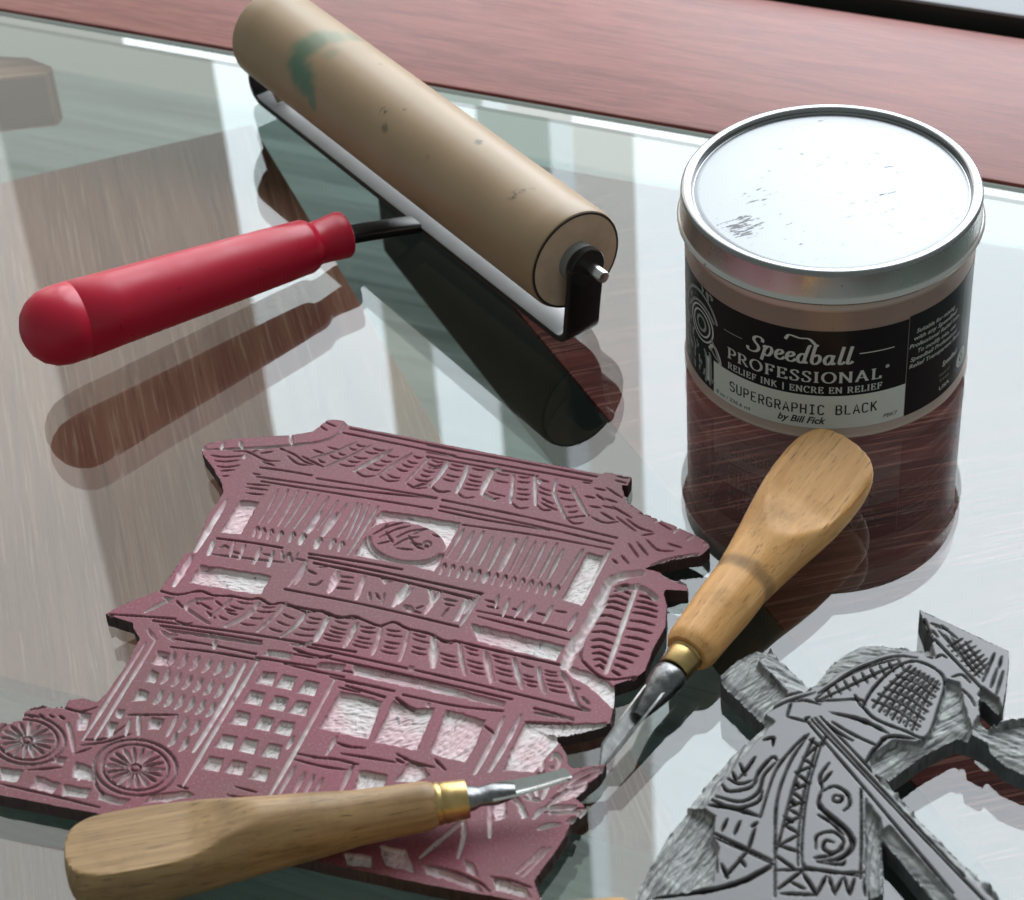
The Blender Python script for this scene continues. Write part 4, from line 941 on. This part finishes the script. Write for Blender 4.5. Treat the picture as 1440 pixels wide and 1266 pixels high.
    for (x, y, dx, dy, n) in ((618,198,43,8,6), (598,262,39,10,6), (572,336,38,9,6), (662,436,44,10,2), (624,488,40,18,2)):
        for i in range(n):
            X, Y = x + dx * i, y + dy * i
            R.line([(X + 14, Y - 26), (X + 4, Y + 4), (X - 14, Y + 24)], 2.6, .9, .6, .7)
    R.clear([(572,166),(612,178),(598,222),(550,212)], 1.4, 1, .4); R.clear([(548,234),(574,250),(560,285),(528,278)], 1.4, .9, .4); R.clear([(505,308),(540,320),(528,346),(478,350)], 1.4, .9, .4)
    R.clear([(425,378),(450,385),(436,412),(418,405)], 1.0, .8, .3)
    R.lines([[(890,210),(800,370),(700,532)]], 2.6, .95, .85); R.lines([[(932,204),(800,420),(662,655)]], 2.0, .95, .85)
    for (cx, cy) in ((965,268),(1036,281),(1118,302),(922,338),(1008,358),(1085,375),(870,412),(955,430),(1030,447),(820,497),(900,512),(985,530),(772,576),(854,590),(940,612)):
        k = random.uniform(.92, 1.06)
        R.clear([(cx - 14*k, cy - 27), (cx + 36*k, cy - 18), (cx + 18, cy + 28), (cx - 40*k, cy + 16)], 1.5, 1, .5, random.uniform(-.6, .6), .1)
    R.lines([[(1212,268),(1090,490),(970,702)]], 2.2, .95, .85)
    R.lines([[(1065,588),(1000,702)],[(1102,610),(1050,705)],[(1134,620),(1090,705)],[(1166,630),(1125,700)],[(1270,590),(1230,680)],[(1060,480),(1040,520)]], 2.2, .9, .7)
    R.lines([[(820,690),(880,700),(940,702)],[(640,655),(680,668)],[(850,660),(930,680)],[(1060,560),(1160,585),(1260,600)],[(1070,540),(1180,560)]], 1.6, .7, .08)
    R.clear([(1300,600),(1400,622),(1385,660),(1285,672)], 1.4, .85, .4)
    F()
    R.clear([(100,315),(175,330),(250,350),(225,420),(200,486),(110,468),(25,446)], 1.5, 1, .55, -.15)
    R.clear([(290,350),(360,380),(440,376),(408,450),(375,526),(300,510),(220,496)], 1.5, 1, .7, .4)
    R.clear([(482,382),(540,395),(620,420),(590,500),(550,570),(490,555),(425,536)], 1.5, 1, .7, .9)
    R.line([(300,338),(345,372),(390,385),(430,378)], 2.6, 1, .15)
    R.lines([[(690,408),(640,510),(585,612)],[(752,400),(700,500),(640,602)]], 2.5, .95, .85)
    R.clear([(772,425),(830,455),(882,478),(890,500),(850,545),(830,566),(800,606),(690,600),(730,500)], 1.3, 1, .5, .8)
    R.lines([[(85,480),(50,542)]], 2, .9, .8)
    R.lines([[(0,555),(80,560),(165,580)],[(85,500),(130,515),(190,520)],[(100,540),(200,555),(300,572)],[(300,540),(360,570),(440,590)],[(150,575),(105,660)],[(330,575),(300,560)],[(440,560),(480,600)],[(620,440),(660,470)],[(60,262),(150,282),(260,305)],[(90,300),(170,318)]], 1.7, .8, .12)
    R.clear([(182,600),(268,620),(244,664),(150,668)], 1.4, .85, .4); R.clear([(350,570),(400,585),(420,620),(370,640),(300,640)], 1.3, .85, .5)
    R.clear([(655,680),(700,690),(696,772),(655,782)], 1.3, .95, .4); R.lines([[(642,700),(640,770),(640,842)]], 2.2, .9, .85)
    R.clear([(720,690),(750,700),(778,768),(756,776)], 1.1, .8, .4)
    R.clear([(905,668),(1000,628),(985,660),(940,700),(900,712),(850,728),(825,745)], 1.3, .85, .4); R.clear([(812,610),(838,600),(826,640),(806,680),(800,650)], 1.2, .85, .3)
    R.clear([(930,770),(980,765),(965,780),(915,792)], 1.2, .6, .3); R.line([(1050,588),(1010,612),(940,650),(860,705)], 1.5, .7, .1); R.line([(985,738),(900,740),(830,752)], 1.5, .7, .1)
    R.lines([[(1034,590),(960,618),(890,672)],[(870,620),(850,655),(830,702)],[(862,560),(876,540),(892,560),(880,590),(860,590)],[(800,772),(838,738),(952,730)],[(860,755),(960,748)],[(890,795),(850,800),(818,812)],[(990,740),(960,760)],[(760,640),(790,700)],[(800,640),(810,690)],[(830,560),(826,600)],[(900,660),(990,630),(1050,590)],[(700,680),(760,730)],[(820,710),(770,700)]], 2.5, .95, .8)
    R.lines([[(545,770),(546,835),(526,915)],[(552,772),(470,845),(388,916)],[(740,970),(788,925),(832,880)],[(760,982),(808,930),(855,880)]], 2.1, .9, .75)
    R.clear([(400,938),(500,968),(590,1000),(612,1042),(510,1005),(412,975)], 1.3, .7, .4, -.3); R.clear([(650,985),(770,1026),(792,1062),(662,1032)], 1.3, .8, .5)
    R.clear([(112,898),(212,910),(216,952),(122,940)], 1.4, .8, .4); R.clear([(240,870),(335,888),(372,972),(262,942)], 1.4, .85, .5)
    R.clear([(545,925),(580,940),(600,985),(555,965)], 1.1, .8, .4)
    R.line([(380,935),(500,962),(600,1005),(640,1040)], 1.6, .7, .1); R.line([(640,985),(720,1000),(790,1025)], 1.6, .7, .1)
    # ---- the cart with its two wheels
    E()
    for (cx, cy, rx, ry, ns) in ((490,590,122,84,18), (98,490,112,74,16)):
        R.line(R.ell(cx, cy, rx * 1.22, ry * 1.2, 4, 40), 1.6, .8, .25, 0)
        R.line(R.ell(cx, cy, rx * .98, ry * .98, 4, 40), 1.5, .7, .15, 0)
        for i in range(ns):
            a = 2 * math.pi * (i + .3) / ns; c_, s_ = math.cos(a), math.sin(a)
            R.line([(cx + rx * .26 * c_, cy + ry * .26 * s_), (cx + rx * .84 * c_, cy + ry * .84 * s_)], 2.2, .75, .25 if i % 3 else .55, .3)
        R.line(R.ell(cx, cy, rx * .15, ry * .15, 0, 14), 1.4, .7, .2, 0)
    for p in ([(0,590),(82,602),(62,642),(0,636)], [(132,620),(218,650),(192,682),(110,662)], [(230,652),(328,670),(312,697),(225,690)], [(362,682),(472,710),(442,726),(360,706)], [(545,690),(680,672),(700,692),(600,712),(520,718)], [(288,390),(330,395),(312,452),(280,455)], [(272,570),(330,590),(342,640),(262,622)], [(545,410),(592,415),(576,452),(536,452)], [(196,548),(238,555),(225,580),(190,572)], [(395,425),(425,430),(405,475),(385,478)]):
        R.clear(p, 1.3, .8, .4)
    R.lines([[(246,430),(258,480),(266,532)],[(500,400),(502,472)],[(640,405),(605,475)],[(470,420),(455,470)],[(305,590),(285,635)],[(310,595),(325,635)]], 1.9, .9, .75)
    R.lines([[(90,385),(160,372),(228,372)],[(105,402),(120,410)],[(140,398),(158,408)],[(178,400),(196,410)],[(212,402),(232,415)],[(225,372),(290,388),(350,372)],[(300,490),(380,485),(450,440)],[(290,510),(380,498),(470,470)],[(340,600),(350,660),(380,690)],[(460,400),(540,400),(640,400)],[(270,540),(330,520)],[(100,600),(220,590)],[(0,650),(180,690),(360,735)]], 1.6, .75, .1)
    # ---- regions that become parts of the block
    R.view(0, 0, 1)
    R.region('medallion', [(p[0], p[1]) for p in R.ell(440 + 335 / 2.5714, 600 + 418 / 2.5714, 58, 31, 8)])
    R.region('sign_board', [(433,784),(676,836),(644,886),(403,831)])
    R.region('lantern', [(862,812),(905,805),(936,830),(941,852),(938,884),(918,918),(908,946),(893,956),(855,952),(824,930),(818,905),(836,850)])
    R.region('wheel', R.ell(490 / 2.5714, 850 + 590 / 2.5714, 60, 41, 4)); R.region('wheel', R.ell(98 / 2.5714, 850 + 490 / 2.5714, 55, 37, 4))
    R.region('upper_roof', [(270,620),(460,580),(900,660),(1005,765),(925,792),(860,770),(610,715),(440,700),(345,680),(316,684)])
    R.region('lower_roof', [(140,866),(228,828),(400,845),(640,880),(700,905),(800,930),(862,1000),(858,1020),(800,1012),(640,985),(440,940),(300,905),(190,884)])
    R.region('balcony', [(360,690),(540,718),(500,785),(345,750)]); R.region('balcony', [(640,738),(812,775),(790,835),(618,798)])
    R.region('lattice_window', [(358,938),(452,960),(385,1120),(280,1090)])
    R.region('shutter', [(222,905),(345,925),(270,1060),(195,1010)])
    for p in ([(100,315),(250,350),(200,486),(25,446)], [(290,345),(440,370),(375,526),(220,496)], [(482,378),(620,415),(550,572),(425,536)]):
        R.region('window', [(440 + (x) / 2.5714, 850 + y / 2.5714) for x, y in p])
    R.region('leaf_spray', [(790,1045),(800,1078),(852,1073),(846,1090),(808,1120),(828,1138),(804,1158),(760,1165),(725,1120),(740,1080)])
    c0 = at(450, 900, 0); root = thing('carved_block', (c0[0], c0[1], 0), 'large mauve red carved lino block showing a two storey shop house with carts', 'lino block')
    # gentle sag and rise of a hand-held sheet
    R.build(root, M['red_lino'], M['lino_side'], 'carved_face')
carve_house()

# ---- the dark block with the figure in a conical hat
def mat_blacklino():
    t = NT('inked_lino'); cut = t.attr('cut'); pale = t.attr('pale')
    mid = t.noise(90, None, 4); fine = t.noise(900, None, 3)
    st = t.math('ADD', t.math('MULTIPLY', t.noise(480, t.mapping((1, .07, 1), (0, 0, .75)), 3, .5), .75), t.math('MULTIPLY', t.noise(420, t.mapping((1, .10, 1), (0, 0, -.4)), 3, .5), .25))
    c = t.mix(mid, (.12, .115, .118), (.165, .158, .162))
    c = t.mix(t.math('MULTIPLY', t.step(fine, .6, .75), .25), c, (.22, .22, .22))
    c = t.mix(t.step(cut, .30, .80), c, (.018, .019, .020))
    fl = t.ramp(st, [(.36, (.26, .265, .265)), (.50, (.36, .365, .36)), (.62, (.50, .51, .495))])
    c = t.mix(pale, c, fl)
    r = t.n('ShaderNodeMapRange'); r.inputs[3].default_value = .30; r.inputs[4].default_value = .62; t.l(t.math('ADD', t.math('MULTIPLY', cut, .6), t.math('MULTIPLY', mid, .35)), r.inputs[0])
    t.bump(fine, .15, .00012)
    return t.set(Base_Color=c, Roughness=r.outputs[0], Specular_IOR_Level=.55)
M['black_lino'] = mat_blacklino()
M['black_side'] = mat_plain('inked_lino_side', (.115, .115, .118), .55, var=.7, scale=260, bump=.3)
def carve_figure():
    Z = lambda pts: [(840 + x / 2.4, 840 + y / 2.4) for x, y in pts]
    OUT = Z([(1088,42),(1230,108),(1388,182),(1390,215),(1378,320),(1366,385),(1345,368),(1300,325),(1286,352),(1290,398),(1325,428),(1382,412),(1440,404),(1520,395),(1540,600),(1440,572),(1380,545),(1330,500),(1262,462),(1215,450),(1100,510),(1010,575),(972,600),(1080,722),(1210,852),(1330,968),(1420,1062),(1200,1075),(1100,960),(1010,850),(958,792),(966,880),(968,970),(915,990),(912,1100),(590,1110),(300,1120),(100,1110),(112,1005),(150,935),(230,790),(300,700),(430,540),(568,415),(545,388),(420,268),(416,238),(470,190),(540,155),(582,166),(650,232),(722,298),(745,262),(790,205),(850,160),(900,140),(960,138),(1050,150),(1110,160),(1142,150),(1110,105)])
    R = Relief(OUT, 8.5, .28); R.view(840, 840, 2.4)
    # flanks: rough sloping borders cleared with a wide gouge
    def flank(pts, depth=2.6, gouge=1.6, ang=0.0): R.clear(pts, depth, 1.0, gouge * .25, ang, .12, 12.0, 2.2); q_ = R.P(pts); ar = .5 * abs(np.dot(q_[:, 0], np.roll(q_[:, 1], 1)) - np.dot(q_[:, 1], np.roll(q_[:, 0], 1))); R.hatch(q_, int(ar * .34) + 3, ang, .14, 14.0, .36, .20, (.25, .5, .7, .9, 1.0, 1.0))
    flank([(395,240),(540,135),(590,160),(560,200),(540,215),(640,320),(560,400),(395,270)], 2.2, 1.5, .6)
    flank([(712,300),(735,245),(785,182),(846,138),(900,118),(960,115),(1050,128),(1125,145),(1140,200),(1080,185),(980,185),(900,215),(810,255),(760,300)], 2.0, 1.4, -.2)
    flank([(80,1115),(90,990),(205,770),(275,685),(360,712),(395,740),(390,800),(410,850),(390,960),(330,985),(200,1005),(160,1030),(150,1110)], 2.8, 1.8, .9)
    flank([(280,690),(412,522),(560,395),(600,420),(480,545),(395,660),(360,712)], 1.6, 1.0, 1.0)
    flank([(915,540),(1000,480),(1075,490),(1110,470),(1140,420),(1165,330),(1180,275),(1225,290),(1235,350),(1262,440),(1262,468),(1215,452),(1100,512),(1010,578),(965,604),(930,590)], 2.4, 1.5, .5)
    flank([(1262,440),(1290,398),(1330,430),(1400,415),(1520,400),(1540,600),(1440,572),(1380,545),(1330,500)], 2.0, 1.5, -.6)
    flank([(905,680),(960,760),(968,975),(918,995),(905,940)], 2.6, 1.4, 1.4)
    flank([(968,598),(1080,722),(1210,852),(1420,1062),(1380,1062),(1200,890),(1060,740),(950,620)], 1.7, 1.0, -.7)
    flank([(958,792),(1010,850),(1100,960),(1200,1075),(1260,1075),(1120,920),(985,770)], 1.7, 1.0, -.7)
    flank([(590,170),(650,232),(722,298),(705,320),(640,300),(570,235),(545,190)], .7, .5, -.7)
    R.clear([(1285,330),(1370,395),(1355,340),(1300,300)], 2.0, .5, .8)
    k = dict(w=1.9, depth=.9, pale=0.0)
    # hat
    R.lines([[(1150,112),(1215,185),(1290,272)],[(1172,128),(1230,195),(1278,255)],[(1192,130),(1262,242)],[(1140,100),(1180,108)],[(1125,88),(1160,100)],[(1130,112),(1150,135)],[(1160,95),(1215,140)]], 1.5, .8, 0)
    R.lines([[(1180,168),(1232,140)],[(1196,184),(1262,148)],[(1211,200),(1278,165)],[(1226,218),(1292,180)],[(1242,234),(1304,195)],[(1256,252),(1314,208)],[(1268,268),(1322,222)],[(1212,150),(1300,262)],[(1240,150),(1312,246)]], 1.4, .8, 0)
    R.lines([[(1330,215),(1300,285)],[(1350,240),(1328,305)],[(1370,250),(1346,330)],[(1340,190),(1320,240)],[(1365,200),(1355,240)]], 1.6, .8, 0)
    R.lines([[(1105,75),(1128,130),(1150,155),(1290,300),(1370,385)]], 1.8, .9, 0, .1)
    R.lines([[(1140,205),(1160,195),(1180,205)],[(1195,270),(1230,262),(1260,290)],[(1230,310),(1260,340),(1275,370)]], 1.7, .8, 0)
    # sleeve and chest
    R.lines([[(735,345),(800,290),(880,240),(1000,200),(1080,205)],[(740,352),(850,300),(930,262),(1020,222)],[(745,325),(830,272),(920,232),(1020,206)],[(750,350),(880,345),(905,365)],[(735,345),(760,352)]], **k)
    for i in range(9):
        x = 770 + 30 * i; y = 318 - 12.5 * i; R.line([(x, y - 14), (x + 22, y + 22)], 1.4, .8, 0)
    R.lines([[(880,150),(960,160),(1060,175),(1120,190)],[(850,190),(900,170),(1000,172)],[(870,215),(960,190)],[(1080,180),(1130,205)]], 2.6, .9, .1)
    # woven basket
    bk = [(895,370),(930,310),(990,250),(1060,216),(1130,236),(1172,282),(1150,380),(1110,472),(1040,452),(940,412)]
    R.line(bk + [bk[0]], 1.8, .9, 0, 0)
    QA, QB, QC, QD = (np.array(x, float) for x in ((903, 366), (1046, 220), (1166, 288), (1082, 466)))
    bil = lambda u, v: (QA * (1 - u) + QB * u) * (1 - v) + (QD * (1 - u) + QC * u) * v
    for i in range(1, 7): R.line([bil(i / 7, .03), bil(i / 7, .5) + (6, -8), bil(i / 7, .97)], 1.1, .8, 0, .1)
    for i in range(1, 8): R.line([bil(.03, i / 8), bil(.5, i / 8) + (-6, -6), bil(.97, i / 8)], 1.1, .8, 0, .1)
    for i in range(7):
        for j in range(2, 8):
            p = bil((i + .5) / 7, (j + .5) / 8) + (0, -6 * math.sin(math.pi * (i + .5) / 7)); R.line([p + (-2, 3), p + (3, -2)], 1.0, .5, .3)
    # waist
    R.lines([[(640,402),(720,424)],[(655,352),(700,348),(752,362)],[(640,402),(655,352)],[(790,420),(860,462),(945,502)],[(770,420),(812,455),(862,485)],[(868,330),(892,372)],[(700,410),(716,405)]], **k)
    R.line([(780,388),(870,408),(930,432),(985,462)], 3.2, 1.2, 0, .8); R.line([(945,500),(985,470),(1075,478)], 3.0, 1.2, 0, .6); R.line([(905,560),(930,520),(960,490)], 2.6, 1.1, 0)
    R.lines([[(560,370),(620,338),(720,312)],[(568,388),(640,352),(735,322)],[(575,245),(620,300)],[(600,225),(640,290)],[(555,262),(600,320)],[(560,230),(640,245)]], 1.9, .9, .1)
    # the long pole
    R.lines([[(722,412),(900,600),(1100,812),(1320,1040)],[(752,402),(930,590),(1130,800),(1360,1030)],[(702,412),(880,620),(1040,810),(1200,1000)],[(735,408),(1000,690),(1240,942)]], 1.6, .9, 0, .1)
    # skirt
    R.lines([[(712,462),(650,560),(606,690),(600,860),(600,1010)],[(728,478),(668,620),(620,800),(600,862)],[(757,488),(712,640),(692,790),(690,885),(702,912)],[(742,498),(700,650),(680,800),(678,905)],[(890,648),(892,800),(888,950)],[(550,742),(600,590),(660,510),(702,468)],[(770,470),(760,500)]], 1.8, .9, 0, .1)
    R.lines([[(718,482),(748,500)],[(745,498),(694,545)],[(694,545),(735,570)],[(732,568),(668,592)],[(668,592),(718,628)],[(716,626),(655,655)],[(655,655),(700,690)],[(698,688),(640,712)],[(640,712),(690,740)],[(688,738),(625,770)],[(630,768),(684,800)],[(684,800),(612,838)],[(612,838),(682,860)]], 2.0, 1.0, .05, .3)
    R.lines([[(665,620),(680,640)],[(650,680),(668,700)],[(630,740),(660,760)]], 3.0, 1.1, .05)
    R.lines([[(782,560),(752,605),(760,650)],[(790,590),(760,625)],[(760,655),(800,638),(842,662),(852,700),(830,722)],[(800,668),(826,674),(818,690),(796,686),(800,668)]], 2.2, 1.0, 0)
    R.line([(758,650),(748,700),(790,742),(842,788),(862,838),(822,880),(760,890)], 3.8, 1.2, 0, .7); R.line([(745,735),(790,760),(830,800)], 2.6, 1, 0)
    R.lines([[(738,850),(742,805),(796,792),(832,826),(800,862),(764,850),(770,822),(798,828)],[(730,880),(780,872),(830,850)],[(740,892),(820,902),(836,890)]], 2.3, 1.0, 0)
    R.lines([[(600,922),(740,920),(892,942)],[(690,908),(800,930),(905,928)],[(702,942),(742,1002)],[(742,1002),(772,942)],[(782,945),(802,1005)],[(832,945),(852,1005)],[(852,1005),(868,950)],[(802,1000),(826,950)],[(602,872),(672,922)],[(610,985),(692,922)],[(620,1000),(740,1005)],[(692,930),(740,1005)],[(650,960),(700,985)]], 2.2, 1.0, 0)
    R.lines([[(602,558),(562,602),(542,660),(482,690),(400,672)],[(608,552),(590,540),(545,590),(520,640),(445,655),(420,632)],[(556,655),(540,692),(462,712),(382,682)],[(532,540),(505,580),(478,612)],[(480,562),(500,602)],[(560,482),(592,475),(592,502)],[(440,612),(480,630),(520,620)],[(455,590),(470,620)]], 2.4, 1.0, 0)
    R.line([(368,700),(460,712),(552,742)], 3.6, 1.2, 0, .8)
    R.lines([[(380,790),(480,838),(592,890)],[(400,812),(500,856),(600,902)],[(438,750),(420,790)],[(482,756),(462,802)],[(512,850),(470,900),(430,945)],[(418,900),(440,948)],[(532,780),(510,852)],[(410,985),(500,950),(592,900)],[(480,880),(500,910)],[(540,760),(520,775)],[(395,850),(405,930)]], 2.3, 1.0, 0)
    R.line([(190,1015),(300,1000),(400,985),(500,955),(585,912)], 4.0, 1.4, 0, .6)
    R.lines([[(905,700),(920,800),(925,900)],[(940,790),(945,900)],[(900,950),(905,1010)]], 1.8, .9, 0)
    # parts
    R.region('hat', [(1080,30),(1400,175),(1395,330),(1368,395),(1290,310),(1150,160)])
    R.region('basket', bk)
    R.region('pole', [(700,405),(755,398),(970,600),(1430,1070),(1190,1080),(955,800),(880,640)])
    R.region('sleeve', [(735,350),(760,255),(860,140),(1060,140),(1150,160),(1200,260),(1130,235),(1060,214),(985,250),(930,305),(895,370)])
    R.region('skirt', [(560,410),(640,400),(700,405),(880,640),(960,790),(980,980),(910,1110),(90,1115),(100,1000),(290,700)])
    c0 = at(1150, 1100, 0); root = thing('carved_block', (c0[0], c0[1], 0), 'dark grey carved lino block of a figure wearing a conical hat', 'lino block')
    R.build(root, M['black_lino'], M['black_side'], 'carved_face', zoff=lambda s: -sst(1 - (-s.sd) / 2.2) * s.pale)
carve_figure()
